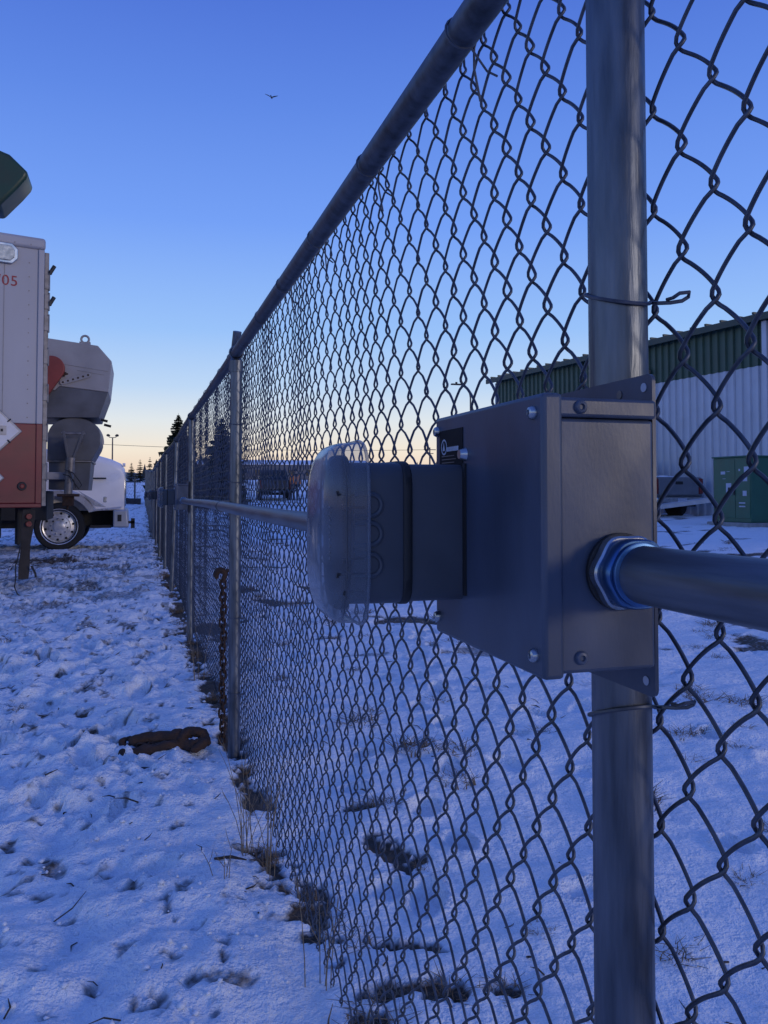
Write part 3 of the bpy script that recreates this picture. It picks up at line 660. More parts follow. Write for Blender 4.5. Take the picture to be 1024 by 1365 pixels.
for sy in (-1, 1):
    m = MB(); rings = []
    y0, y1 = (-1.16, -.66) if sy < 0 else (.66, 1.16)
    for a in np.linspace(R_(168), R_(28), 24):
        ro = .80; ri = .66; c, s = math.cos(a), math.sin(a)
        rings.append([(ro * c, y0 + .05, .48 + ro * s), (ro * c, y1, .48 + ro * s), (ri * c, y1, .48 + ri * s), (ri * c, y0, .48 + ri * s), ((ro - .03) * c, y0, .48 + (ro - .03) * s)])
    rings.append([(1.22, y0 + .12, .905), (1.22, y1, .905), (.70, y1, .82), (.72, y0 + .02, .82), (1.2, y0 + .06, .86)])
    m.loft(rings); m.build('fender', M['silver'], WT, angle=30)
m = MB(); m.prism([(.36, 1.25), (.64, 1.08), (.93, .90), (.70, .92)], -1.165, -1.10); m.build('fender_flare', M['silver'], WT, .015)
m = MB(); m.box(.86, .93, -1.19, -1.12, 1.0, 1.12); m.build('headlamp', M['amber'], WT, .015)
m = MB(); m.prism([(1.06, .84), (1.34, .84), (1.38, .47), (1.06, .47)], -1.18, 1.18); bmp = m.build('bumper', M['alub'], WT, .03)
m = MB(); m.box(1.15, 1.23, -1.19, -1.178, .6, .74); m.build('fog_lamp', M['dark'], bmp)
m = MB(); m.box(1.42, 1.5, -1.1, -1.02, .45, .66); m.box(1.34, 1.5, -1.1, -1.02, .55, .6); m.build('tow_hook', M['dark'], bmp)
m = MB(); m.box(-6, 1.05, -.55, .55, .45, .94); m.build('chassis', M['dark'], WT, .02)
m = MB(); m.box(.6, 1.02, -1.1, -.55, .46, .52); m.build('step', M['dark'], WT)
wheel(WT, 0, -1.13, .5, .50, .32); wheel(WT, 0, .82, .5, .50, .32)
for x in (-4.2, -5.5): wheel(WT, x, -1.2, .5, .50, .55); wheel(WT, x, .65, .5, .50, .55)

# ================================================================== metal warehouse
A = np.array([15.35, 33.8]); WD = np.array([.1227, -.993]); WD = WD / np.linalg.norm(WD); LEN = 36
wh = thing('metal_warehouse', 'long metal warehouse with white lower and green upper cladding beyond the fence', 'building', (A[0], A[1], .3), math.atan2(WD[1], WD[0]))
# local: x along the long wall towards the near end, +y away from the fence (left-handed check below)
ny_ = 1
def panel_mesh(w_, z0, z1, mt):
    m = MB(); prof = []; k = 0
    for r in range(3):
        b = r * w_ / 3
        prof += [(b, 0), (b + w_ / 3 * .52, 0), (b + w_ / 3 * .60, -.06), (b + w_ / 3 * .92, -.06)]
    prof.append((w_, 0)); n = len(prof)
    V = [(x, y, z) for z in (z0, z1) for x, y in prof] + [(x, y + .004, z) for z in (z0, z1) for x, y in prof]
    F = [(i, i + 1, n + i + 1, n + i) for i in range(n - 1)] + [(2 * n + i, 3 * n + i, 3 * n + i + 1, 2 * n + i + 1) for i in range(n - 1)]
    m.add(V, F); return m.mesh('wall_panel', mt, 20)
PWID = .9; pw = panel_mesh(PWID - .006, 0, 4.5, M['wallw']); pg = panel_mesh(PWID - .006, 4.505, 5.93, M['wallg'])
DEP = 20
m = MB(); m.box(.05, LEN - .05, .05, DEP, -.6, 5.9); m.build('wall_core', M['wallw'], wh)
for k in range(int(LEN / PWID)):
    put('wall_panel', pw, wh, (k * PWID, 0, 0)); put('wall_panel', pg, wh, (k * PWID, 0, 0))
for k in range(int(DEP / PWID)):
    put('wall_panel', pw, wh, (-.0, (k + 1) * PWID, 0), (0, 0, R_(-90))); put('wall_panel', pg, wh, (-.0, (k + 1) * PWID, 0), (0, 0, R_(-90)))
m = MB(); m.prism([(-.28, 5.95), (DEP / 2, 6.75), (DEP + .28, 5.95), (DEP + .28, 5.86), (DEP / 2, 6.6), (-.28, 5.86)], -.35, LEN + .2, 'x'); rf = m.build('roof', M['roofg'], wh)
m = MB(); m.box(-.36, LEN + .2, -.33, -.25, 5.74, 5.94); m.build('eave_gutter', M['roofg'], rf, .01)
for k in range(int(LEN / .6)):
    h = MB(); h.box(k * .6, k * .6 + .07, -.3, -.05, 5.955, 6.02); h.build('roof_rib', M['roofg'], rf)
for x in (14.6, 26.3):
    m = MB(); m.box(x, x + .17, -.17, -.045, .1, 5.74); m.build('downpipe', M['wallw'], wh, .02)
m = MB(); m.box(9.6, 9.95, -.28, -.04, 4.86, 4.98); m.box(9.68, 9.87, -.16, -.04, 4.98, 5.08); m.build('wall_light', M['trimd'], wh, .01)
m = MB(); m.box(-.02, .03, -.05, .02, -.1, 5.74); m.build('corner_trim', M['wallw'], wh)
m = MB(); m.box(-.1, LEN, -.09, .04, -.6, -.005); m.build('footing', M['conc'], wh)

# ================================================================== transformer cabinet
ta, tb = np.array([13.406, 16.905]), np.array([13.528, 15.774]); td = tb - ta; tw = float(np.linalg.norm(td))
TR = thing('transformer_cabinet', 'dark green transformer cabinet standing in front of the warehouse', 'cabinet', (ta[0], ta[1], .40), math.atan2(td[1], td[0]))
m = MB(); m.box(0, tw, .0, 1.35, .06, 1.58); m.build('body', M['trans'], TR, .012)
m = MB(); m.box(-.03, tw + .03, -.03, 1.38, 1.582, 1.62); m.build('lid', M['trans'], TR, .012)
m = MB(); m.box(-.12, tw + .12, -.12, 1.5, -.35, .058); m.build('pad', M['conc'], TR, .02)
for x0, x1 in ((.02, tw * .595), (tw * .605, tw - .02)):
    m = MB(); m.box(x0, x1, -.014, -.001, .16, 1.54); m.build('door', M['trans'], TR, .004)
m = MB(); m.box(tw * .36, tw * .50, -.018, -.0145, .70, .98); st = m.build('notice', M['print_'], TR)
m = MB(); m.box(tw * .41, tw * .46, -.0195, -.0185, .80, .88); m.build('lock', M['dark'], st)
for (x0, x1, z0, z1) in ((.22, .34, 1.19, 1.26), (.38, .46, 1.25, 1.26), (.27, .35, 1.08, 1.09), (.84, .97, 1.20, 1.36), (.80, .92, 1.02, 1.14), (.80, .90, .68, .80), (.70, .74, 1.26, 1.31)):
    m = MB(); m.box(tw * x0, tw * x1, -.018, -.0145, z0, z1); m.build('label_plate', M['print_'], TR)
m = MB(); m.box(tw * .70, tw * .86, -.0185, -.0145, .42, .45); m.box(tw * .70, tw * .86, -.0185, -.0145, .50, .53); m.build('lettering', M['print_'], TR)
m = MB(); m.box(tw * .57, tw * .60, -.04, -.0145, .7, .84); m.build('handle', M['dark'], TR)

BM = thing('metal_beam', 'long pale metal beam leaning against the green transformer cabinet', 'beam', (12.57, 18.2, .45))
b0, b1 = Vector((-1.2, 1.62, .03)), Vector((.86, -1.24, .52)); m = MB(); m.tube([b0, b1], .07, 4, ph=.785); m.build('web', M['alub'], BM)
m = MB(); m.tube([b0 + Vector((0, 0, .06)), b1 + Vector((0, 0, .06))], .025, 6); m.build('top_flange', M['alub'], BM)

# ================================================================== pickups
def pickup(loc, rz, paint, label, name='pickup_truck'):
    T = thing(name, label, 'pickup truck', loc, rz, None)          # rear at y=0, heading +y
    W2 = .95
    m = MB(); m.box(-W2, W2, .02, 2.0, .62, 1.22); m.build('bed', M[paint], T, .05)
    m = MB(); m.box(-W2 * .8, W2 * .8, -.02, .018, .68, 1.20); tg = m.build('tailgate', M[paint], T, .015)
    m = MB(); m.box(-.14, .14, -.035, -.021, 1.0, 1.09); m.build('handle', M['dark'], tg, .008)
    for s in (-1, 1):
        m = MB(); m.box(s * W2 * .90 - .075, s * W2 * .90 + .075, -.03, .07, .72, 1.18); m.build('tail_lamp', M['redlens'], T, .02)
        m = MB(); m.box(s * 1.12 - .09, s * 1.12 + .09, 3.45, 3.55, 1.28, 1.5); m.build('wing_mirror', M['dark'], T, .02)
    m = MB(); m.box(-W2, W2, -.14, .0, .46, .62); m.build('bumper', M['chrome'] if paint != 'carb' else M['dark'], T, .03)
    m = MB(); m.box(-.17, .17, -.155, -.141, .49, .59); m.build('number_plate', M['print_'], T)
    m = MB(); m.prism([(2.0, .55), (5.45, .55), (5.5, .85), (5.4, 1.12), (4.1, 1.22), (2.0, 1.22)], -W2, W2, 'x'); m.build('body', M[paint], T, .06)
    m = MB()
    m.loft([[(-W2 + .06, 2.03, 1.22), (W2 - .06, 2.03, 1.22), (W2 - .04, 4.15, 1.22), (-W2 + .04, 4.15, 1.22)], [(-W2 + .2, 2.2, 1.84), (W2 - .2, 2.2, 1.84), (W2 - .2, 3.45, 1.84), (-W2 + .2, 3.45, 1.84)]])
    cb = m.build('cab', M[paint], T, .04)
    m = MB(); m.add([(-.72, 2.05, 1.28), (.72, 2.05, 1.28), (.64, 2.17, 1.73), (-.64, 2.17, 1.73)], [(0, 1, 2, 3)]); 
    V = m.v[:]; m = MB(); m.loft([V, [(x, y - .012, z) for x, y, z in V]]); m.build('rear_window', M['glass'], cb)
    for s in (-1, 1):
        V = [(s * (W2 - .065), 2.25, 1.29), (s * (W2 - .065), 3.9, 1.29), (s * (W2 - .175), 3.42, 1.74), (s * (W2 - .175), 2.32, 1.74)]
        m = MB(); m.loft([V, [(x + s * .02, y, z + .005) for x, y, z in V]]); m.build('side_window', M['glass'], cb)
        for y in (1.05, 4.55):
            m = MB(); rings = [[(s * (.72 + d), y + a * math.cos(t), .38 + a * math.sin(t)) for t in np.linspace(0, 6.283, 29)[:-1]] for a, d in ((.2, .26), (.36, .26), (.38, .22), (.38, .02), (.36, 0))]
            m.loft(rings, True); wh_ = m.build('wheel', M['tyre'], T)
            m = MB(); m.loft([[(s * (.72 + d), y + a * math.cos(t), .38 + a * math.sin(t)) for t in np.linspace(0, 6.283, 25)[:-1]] for a, d in ((.23, .262), (.20, .275), (.05, .25))]); m.build('rim', M['alu'], wh_)
    m = MB(); m.box(-.8, .8, .15, 5.2, .34, .55); m.build('underbody', M['dark'], T)
    return T
p1 = pickup((15.35, 20.9, .40), R_(7), 'carg', 'grey pickup truck with red tail lamps parked along the warehouse wall')
m = MB()
for k in range(5): m.loft([disc((-.6 + .28 * k, .9, 1.2), .2, 12, 'z'), disc((-.6 + .28 * k, .9, 1.26 + .02 * (k % 2)), .13, 12, 'z')])
m.build('snow_load', M['snowp'], p1)
gz2 = gz(7.75, 47.4)
pickup((7.65, 47.3, gz2 - .02), R_(-6), 'carb', 'dark pickup truck beside the person in orange, seen through the fence mesh')

# ================================================================== person in orange
def person(loc, rz):
    T = thing('person', 'person in orange work jacket and dark trousers standing beside the dark pickup', 'person', loc, rz)
    def skin(name, J, E, mt, root=0):
        import bmesh
        me = bpy.data.meshes.new(name); bm = bmesh.new(); ly = bm.verts.layers.skin.verify(); vv = []
        for i, j in enumerate(J):
            v = bm.verts.new(j[:3]); v[ly].radius = (j[3], j[4] if len(j) > 4 else j[3]); v[ly].use_root = (i == root); vv.append(v)
        for e in E: bm.edges.new((vv[e[0]], vv[e[1]]))
        bm.to_mesh(me); bm.free()
        me.materials.append(mt); o = put(name, me, T); o.modifiers.new('skin', 'SKIN'); s = o.modifiers.new('sub', 'SUBSURF'); s.levels = s.render_levels = 2
        o.modifiers['skin'].use_smooth_shade = True; return o
    J = [(0, 0, .95, .15, .11), (0, 0, 1.2, .14, .10), (0, 0, 1.42, .15, .10), (0, 0, 1.52, .055), (0, .01, 1.6, .075, .09), (0, .01, 1.72, .075, .09),
         (.1, 0, .86, .09), (.11, .02, .5, .065), (.11, 0, .1, .05), (.11, -.12, .04, .045), (-.1, 0, .86, .09), (-.11, .02, .5, .065), (-.11, 0, .1, .05), (-.11, -.12, .04, .045),
         (.19, 0, 1.40, .06), (.26, .02, 1.13, .048), (.24, -.08, .88, .038), (.24, -.1, .80, .035), (-.19, 0, 1.40, .06), (-.26, .02, 1.13, .048), (-.24, -.08, .88, .038), (-.24, -.1, .80, .035)]
    E = [(0, 1), (1, 2), (2, 3), (3, 4), (4, 5), (0, 6), (6, 7), (7, 8), (8, 9), (0, 10), (10, 11), (11, 12), (12, 13), (2, 14), (14, 15), (15, 16), (16, 17), (2, 18), (18, 19), (19, 20), (20, 21)]
    skin('body', J, E, M['cloth'])
    K = [(0, 0, .90, .20, .15), (0, 0, 1.2, .19, .14), (0, 0, 1.43, .19, .13), (.2, 0, 1.41, .085), (.27, .02, 1.13, .075), (.245, -.07, .9, .06), (-.2, 0, 1.41, .085), (-.27, .02, 1.13, .075), (-.245, -.07, .9, .06)]
    skin('jacket', K, [(0, 1), (1, 2), (2, 3), (3, 4), (4, 5), (2, 6), (6, 7), (7, 8)], M['orange'], 1)
    m = MB(); m.loft([disc((0, .01, 1.50), .06, 14, 'z', .075), disc((0, 0, 1.60), .082, 14, 'z', .098), disc((0, 0, 1.70), .08, 14, 'z', .098)]); m.build('face', M['skin'], T)
    m = MB(); m.loft([disc((0, .01, 1.67), .095, 16, 'z', .112), disc((0, .01, 1.74), .09, 16, 'z', .107), disc((0, .01, 1.80), .05, 16, 'z', .06), disc((0, .01, 1.815), .01, 16, 'z')]); m.build('hat', M['cloth'], T)
    for s in (-1, 1):
        m = MB(); m.tube([(s * .10, -.165, .95), (s * .11, -.15, 1.25), (s * .10, -.10, 1.5)], .018, 4); m.build('reflective_stripe', M['trwhite'], T)
person((8.62, 46.4, gz(8.62, 46.4)), R_(10))

# ================================================================== spruces and far trees
def spruce(name, loc, h, rad, label, nwh, group=None, snow=0, needles=12):
    T = thing(name, label, 'tree', loc, random.uniform(0, 6), group)
    m = MB(); m.tube([(0, 0, -.3), (.01, 0, h * .5), (0, 0, h)], [h * .022 + .02, h * .012 + .01, .006], 8); m.build('trunk', M['bark'], T)
    V = []; F = []; SV = []; SF = []
    def tri(a, b, c): o = len(V); V.extend((a, b, c)); F.append((o, o + 1, o + 2))
    for i in range(nwh):
        t = (i + random.random()) / nwh; z = h * (.06 + .93 * t); R0 = rad * (1 - t) ** .85 * random.uniform(.8, 1.12) + .04
        nb = 8 if t < .8 else 6; a0 = random.uniform(0, 6.28)
        for b in range(nb):
            a = a0 + 6.283 * b / nb + random.uniform(-.25, .25); L = R0 * random.uniform(.55, 1.15); zj = random.uniform(-.045, .03) * h * (1 - t); dx, dy = math.cos(a), math.sin(a)
            for k in range(needles):
                s = (k + .6) / needles; r = L * s; zz = z + zj - .28 * L * s + .16 * L * s * s; p = Vector((dx * r, dy * r, zz))
                wl = .36 * L * (1.1 - s) + .05
                for sd in (-1, 1):
                    q = p + Vector((-dy * sd * wl + dx * wl * .7, dx * sd * wl + dy * wl * .7, -.10 * wl * random.uniform(.2, 2.6)))
                    e = Vector((dx, dy, -.1)) * (L / needles * 1.5 + .02)
                    tri(p - e * .5, p + e * .5, q)
                tri(p, p + Vector((dx * .06 * L, dy * .06 * L, -random.uniform(.1, .3) * L - .04)), p + Vector((dx, dy, -.1)) * (.12 * L + .03)); tri(p, p + Vector((-dy * .12 * L, dx * .12 * L, -random.uniform(.1, .25) * L - .03)), p - Vector((dx, dy, 0)) * .1 * L)
                if snow and random.random() < snow and t < .55:
                    o = len(SV); SV.extend((p + Vector((0, 0, .02)), p + Vector((dx * .12 - dy * .06, dy * .12 + dx * .06, .02)), p + Vector((dx * .12 + dy * .06, dy * .12 - dx * .06, .015)))); SF.append((o, o + 1, o + 2))
    m = MB(); m.add(V, F); me = bpy.data.meshes.new('crown'); me.from_pydata(m.v, [], m.f); me.materials.append(M['needles']); put('crown', me, T)
    if SV:
        me = bpy.data.meshes.new('snow'); me.from_pydata([tuple(v) for v in SV], [], SF); me.materials.append(M['snowp']); put('snow_dusting', me, T)
    return T
spruce('spruce_tree', (2.12, 46.2, gz(2.12, 46.2)), 4.9, 1.7, 'tall dark spruce rising above the fence rail beside the leaning post', 60, needles=14)
spruce('spruce_tree', (3.9, 40.5, gz(3.9, 40.5)), 4.4, 1.4, 'snow dusted spruce standing in the field behind the fence mesh', 60, snow=.06, needles=14)
for i, (x, y, top) in enumerate(((-.75, 115, 5.0), (.35, 114.6, 5.45), (1.6, 114.2, 5.75), (-3.9, 116, 4.7))):
    g = gz(x, y); spruce('spruce_tree', (x, y, g), top - g + .25, .8, 'small distant spruce standing in a row beyond the cross fence', 16, 'distant row of small spruces', needles=5)
def forest():
    V = []; F = []
    for i in range(900):
        a = R_(random.uniform(-28, 62)); d = random.uniform(190, 330); x, y = d * math.sin(a), d * math.cos(a)
        if 15 < x < 36 and d < 200: continue
        h = random.uniform(2.2, 5.0) * (1 if random.random() < .9 else 1.35); r = h * random.uniform(.2, .42); g = 3.7
        for tier in range(3):
            z0 = g + h * .25 * tier; z1 = g + h * (.55 + .225 * tier); rr = r * (1 - .27 * tier); o = len(V); n = 6; ph = random.random()
            V += [(x + rr * random.uniform(.8, 1.15) * math.cos(6.283 * k / n + ph), y + rr * math.sin(6.283 * k / n + ph), z0) for k in range(n)] + [(x, y, z1)]
            F += [(o + k, o + (k + 1) % n, o + n) for k in range(n)]
    me = bpy.data.meshes.new('wood'); me.from_pydata(V, [], F); me.materials.append(M['forest']); o = put('far_wood', me); o['kind'] = 'stuff'
    tag(o, 'dark band of far-off woodland along the horizon', 'wood')
forest()

# cross fence in the distance
CF = thing('cross_fence', 'distant chain link fence crossing beyond the parked white truck', 'fence', (-.2, 47.0, 0))
def cg(x): return float(gbase(np.array([x - .2]), np.array([47.0]))[0])
for k in range(9):
    x = .08 - 3.05 * k - (2.9 if k > 0 else 0) * 0; m = MB(); m.tube([(x, 0, cg(x) - .3), (x, 0, cg(x) + 1.42)], .045, 8); m.build('post', M['rail'], CF)
for z in (1.36, 1.14):
    m = MB(); m.tube([(x, 0, cg(x) + z) for x in np.linspace(.1, -24.4, 18)], .032, 8); m.build('rail', M['rail'], CF)
m = MB(); st = .13
for k in range(int(24.4 / st)):
    for s in (-1, 1):
        x = .08 - k * st; n = 10; m.tube([(x + s * 1.3 * t * .55, .03, cg(x) + .05 + 1.3 * t) for t in (0, 1)], .0035, 3, caps=False)
o = m.build('wire_mesh', M['wire'], CF); o['kind'] = 'stuff'

# ================================================================== poles and lamps
def gtag(x, y): return float(gbase(np.array([float(x)]), np.array([float(y)]))[0])
FL = thing('floodlight_pole', 'slender pole with two floodlights beyond the white truck', 'light pole', (-3.2, 115.6, gtag(-3.2, 115.6)))
zt = 8.55 - gtag(-3.2, 115.6); m = MB(); m.tube([(0, 0, -.3), (0, 0, zt)], [.12, .08], 10); m.build('pole', M['pole'], FL)
m = MB(); m.tube([(-.52, 0, zt + .14), (-.4, 0, zt - .0), (0, 0, zt - .04), (.4, 0, zt + .0), (.52, 0, zt + .14)], .05, 6); m.build('cross_arm', M['pole'], FL)
for s in (-1, 1):
    m = MB(); m.loft([disc((s * .53, 0, zt + .12), .2, 14, 'z'), disc((s * .56, 0, zt + .28), .25, 14, 'z'), disc((s * .57, 0, zt + .42), .12, 14, 'z')]); m.build('floodlight', M['dark'], FL)
SLp = thing('street_lamp', 'curved arm street lamp behind the fence mesh near the warehouse end', 'street lamp', (27.0, 64.7, gtag(27, 64.7)))
g = gtag(27, 64.7); zt = 10.3 - g; m = MB(); m.tube([(0, 0, -.3), (0, 0, zt - 1.2)] + [(-.9 * (1 - math.cos(a)), 0, zt - 1.2 + 1.2 * math.sin(a)) for a in np.linspace(.1, 1.57, 8)], .07, 8); m.build('pole', M['pole'], SLp)
m = MB(); m.box(-1.75, -.85, -.13, .13, zt - .06, zt + .06); m.build('lamp_head', M['dark'], SLp, .03)
m = MB(); m.box(-1.35, -1.2, -.06, .06, zt + .06, zt + .2); m.build('photocell', M['dark'], SLp)
UP = []
for (x, y, h, lb) in ((44.1, 122.3, 8.3, 'utility pole with crossarms far behind the meter box'), (-14., 135., 9.4, 'utility pole carrying the thin wire behind the parked trucks')):
    U = thing('utility_pole', lb, 'utility pole', (x, y, gtag(x, y))); g = gtag(x, y)
    m = MB(); m.tube([(0, 0, -.3), (0, 0, h - g)], [.16, .11], 8); m.build('pole', M['pole'], U)
    for d in (.35, .95):
        m = MB(); m.box(-1.0 if d < .9 else -.6, 1.0 if d < .9 else .6, -.06, .06, h - g - d - .06, h - g - d + .06); m.build('crossarm', M['pole'], U)
m = MB(); pts = []
for t in np.linspace(0, 1, 24): pts.append((-14 + 58.1 * t + 14, 135 - 12.7 * t - 135, (9.05 + (7.95 - 9.05) * t) - 1.2 * 4 * t * (1 - t) * .5 - 9.05))
m.tube(pts, .03, 4); PL = m.build('power_line', M['dark']); PL.location = (-14, 135, 9.05); tag(PL, 'thin overhead wire strung between the utility poles', 'wire')

# ================================================================== far buildings
for (x, y, lx, ly, h, rz, lb) in ((25.5, 150, 30, 10, 2.7, -8, 'long low shed with snowy roof far across the field'), (-9.5, 150, 9, 8, 2.3, 4, 'small far shed beyond the cross fence among the spruces')):
    g = gtag(x, y); B = thing('far_shed', lb, 'building', (x, y, g - .2), R_(rz))
    m = MB(); m.box(-lx / 2, lx / 2, -ly / 2, ly / 2, 0, h); m.build('wall', M['bldw'], B)
    m = MB(); m.prism([(-ly / 2 - .3, h), (0, h + .9), (ly / 2 + .3, h), (ly / 2 + .3, h + .12), (0, h + 1.05), (-ly / 2 - .3, h + .12)], -lx / 2 - .3, lx / 2 + .3, 'x'); m.build('roof', M['snowp'], B)
    for k in range(int(lx / 3)):
        m = MB(); x0 = -lx / 2 + 1 + 3 * k; m.box(x0, x0 + 1.3, -ly / 2 - .03, -ly / 2 + .02, .8, 1.8); m.build('window', M['glass'], B)

# ================================================================== bird
BD = thing('flying_bird', 'small dark bird flying high in the clear sky', 'bird', (6.81, 44.18, 22.7), R_(70))
m = MB(); m.loft([disc((x, 0, z), r, 10, 'x') for x, r, z in ((-.24, .01, 0), (-.14, .035, 0), (0, .06, -.01), (.12, .05, .01), (.18, .035, .03), (.23, .03, .035), (.28, .006, .03))]); m.build('body', M['bird'], BD)
for s, up in ((1, .27), (-1, .10)):
    m = MB(); rings = [[(.09, s * .04, .02), (-.07, s * .04, .02), (-.07, s * .04, .03), (.09, s * .04, .03)], [(.10, s * .24, .02 + up * .55), (-.06, s * .24, .02 + up * .55), (-.06, s * .24, .03 + up * .55), (.10, s * .24, .03 + up * .55)], [(.0, s * .50, up), (-.05, s * .50, up), (-.05, s * .50, up + .006), (.0, s * .50, up + .006)]]
    m.loft(rings); m.build('wing', M['bird'], BD)
m = MB(); m.loft([[(-.22, -.02, 0), (-.22, .02, 0), (-.22, .02, .01), (-.22, -.02, .01)], [(-.36, -.06, 0), (-.36, .06, 0), (-.36, .06, .008), (-.36, -.06, .008)]]); m.build('tail', M['bird'], BD); BD.scale = (.72, .72, .72)

# ================================================================== rusty chain and scrap
CH = thing('hanging_chain', 'rusty chain hanging down beside the second fence post', 'chain', (.372, 3.745, .05))
def link_mesh(L, W, r):
    m = MB(); pts = []
    for k in range(20):
        a = 2 * math.pi * k / 20; c, s = math.cos(a), math.sin(a); pts.append((W * c, 0, W * s + math.copysign((L - W), s) * (1 if abs(s) > .02 else 0)))
    m.tube(pts, r, 6, closed=True); return m.mesh('link', M['rust'], 60)
lk = link_mesh(.021, .0125, .0048)
for k in range(25):
    put('link', lk, CH, (.003 * math.sin(k * 1.3), .003 * math.cos(k * .9) + .004 * math.sin(k * .35), .01 + .0285 * k), (.08 * math.sin(k), .06 * math.cos(k * 2), R_(90) * (k % 2) + .3 + .1 * math.sin(k)))
m = MB(); m.tube([(-.012 + .02 * math.cos(a), .0, .735 + .02 * math.sin(a)) for a in np.linspace(R_(-60), R_(230), 16)], [.009 + .006 * math.sin(3.14 * k / 15) for k in range(16)], 10); m.tube([(0, 0, .70), (.01, 0, .75), (.05, .0, .76), (.07, 0, .75)], .009, 8); m.build('hook', M['rust'], CH)
gj = gz(.13, 3.76)
JK = thing('load_binder', 'rusty load binder with hook and ring lying on the trampled snow', 'load binder', (.13, 3.72, gz(.13, 3.72) - .004), R_(-6)); JK.scale = (1.08, 1, .8)
m = MB(); m.tube([(-.165, -.075, .012), (-.10, -.070, .018), (-.02, -.055, .022), (.06, -.03, .03)], [.016, .021, .024, .025], 10); m.build('lever', M['rust'], JK)
m = MB(); m.tube([(-.13, .04, .03), (-.11, .03, .05), (-.05, .02, .052), (.02, .01, .05), (.08, .0, .05)], [.02, .028, .026, .027, .028], 10); m.build('arm', M['rust'], JK)
m = MB(); m.tube([(.105 + .046 * math.cos(a), -.01 + .030 * math.sin(a), .045 + .028 * math.sin(a)) for a in np.linspace(0, 6.283, 25)[:-1]], .021, 10, closed=True); m.build('ring', M['rust'], JK)
m = MB(); m.tube([(.13, -.03, .05), (.14, -.05, .03), (.125, -.075, .012), (.105, -.08, .0)], [.02, .018, .016, .01], 10); m.build('hook', M['rust'], JK)
m = MB(); m.tube([(.035, .0, .055), (.04, .01, .085), (.055, .02, .085), (.06, .02, .05)], .014, 10); m.build('pivot', M['rust'], JK)
m = MB(); m.tube([(-.15 + .022 * math.cos(a), .035 + .012 * math.sin(a), .03 + .018 * math.sin(a)) for a in np.linspace(0, 6.283, 17)[:-1]], .009, 8, closed=True); m.build('end_link', M['rust'], JK)
tx = bpy.data.textures.new('rust_lumps', 'CLOUDS'); tx.noise_scale = .045
for o in list(JK.children):
    q = o.modifiers.new('sub', 'SUBSURF'); q.levels = q.render_levels = 2; q = o.modifiers.new('lumps', 'DISPLACE'); q.texture = tx; q.strength = .04; q.mid_level = .36; q.texture_coords = 'GLOBAL'
for k in range(7): put('link', lk, JK, (-.09 + .026 * k, -.018 + .006 * math.sin(k), .026), (R_(90) * (k % 2) + .4, R_(90), .2 * k))

# ================================================================== grass, weeds, litter
def tuft_mesh(n, h, spread, seed, flat=.6):
    rn = random.Random(seed); V = []; F = []
    for i in range(n):
        a = rn.uniform(0, 6.28); r = spread * rn.random() ** .6 * .7; x, y = r * math.cos(a), r * math.sin(a); hh = h * rn.uniform(.4, 1.1); b = rn.uniform(0, 6.28); le = hh * rn.uniform(.15, flat * 1.6); wd = rn.uniform(.0012, .003)
        px, py = -math.sin(b) * wd, math.cos(b) * wd; o = len(V)
        for t in (0, .5, 1):
            k = 1 - .8 * t; cx, cy_, cz = x + math.cos(b) * le * t * t, y + math.sin(b) * le * t * t, -.02 + hh * (t - .25 * t * t * flat)
            V += [(cx - px * k, cy_ - py * k, cz), (cx + px * k, cy_ + py * k, cz), (cx, cy_, cz - wd * 1.2 * k)]
        for q in (0, 3):
            F += [(o + q, o + q + 1, o + q + 4, o + q + 3), (o + q + 1, o + q + 2, o + q + 5, o + q + 4), (o + q + 2, o + q, o + q + 3, o + q + 5)]
    me = bpy.data.meshes.new('grass_tuft'); me.from_pydata(V, [], F); me.materials.append(M['brush']); return me
TM = [tuft_mesh(80, .062, .075, s, .9) for s in range(3)] + [tuft_mesh(70, .055, .10, s, 1.0) for s in (5, 6)]
def tuft(x, y, k, s, label, group):
    o = put('grass_tuft', TM[k], None, (x, y, gz(x, y) - .005), (0, 0, random.uniform(0, 6.28))); o.scale = (s, s, s * random.uniform(.7, 1.1)); tag(o, label, 'grass tuft', group)
for x, y, k, s in ((.50, 2.22, 3, 1.1), (.46, 2.34, 1, .9), (.53, 2.1, 4, 1.0), (.40, 2.60, 1, .9), (.42, 2.72, 2, .7), (.56, 1.78, 3, 1.0), (.48, 1.75, 4, 1.2), (.42, 3.35, 1, .8), (.41, 4.05, 0, .8), (.40, 4.6, 2, 1.), (.40, 5.2, 0, 1.), (.38, 5.9, 1, 1.1), (.40, 6.5, 2, 1.2), (.39, 7.4, 0, 1.3), (.38, 8.2, 1, 1.4), (.38, 9.2, 2, 1.4), (.38, 10.4, 0, 1.6), (.37, 12, 1, 1.8)):
    tuft(x, y, k, s, 'dry brown grass tuft growing along the foot of the chain link fence', 'grass tufts along the fence foot')
FT = [(1.323, 1.84, 0, 1.0), (.78, 2.9, 3, .9), (.86, 2.42, 4, .6), (.70, 1.82, 4, .9), (.82, 1.79, 4, .8), (1.02, 1.98, 1, .6), (2.54, 3.08, 0, .9), (2.75, 3.3, 1, .8), (2.92, 3.84, 3, 1.3), (3.0, 4.0, 4, 1.2), (1.75, 2.1, 2, .8), (2.1, 2.4, 1, .7)]
rn = random.Random(11)
for i in range(105):
    d = 3.0 + 14 * rn.random() ** 1.6; a = R_(rn.uniform(7, 40)); x, y = d * math.sin(a), d * math.cos(a)
    if x > .75: FT.append((x, y, rn.randrange(5), rn.uniform(.6, 1.5) * (1 + d * .05)))
for x, y, k, s in FT: tuft(x, y, k, s, 'dry brown grass tuft poking through the snowy field behind the fence', 'grass tufts in the field')
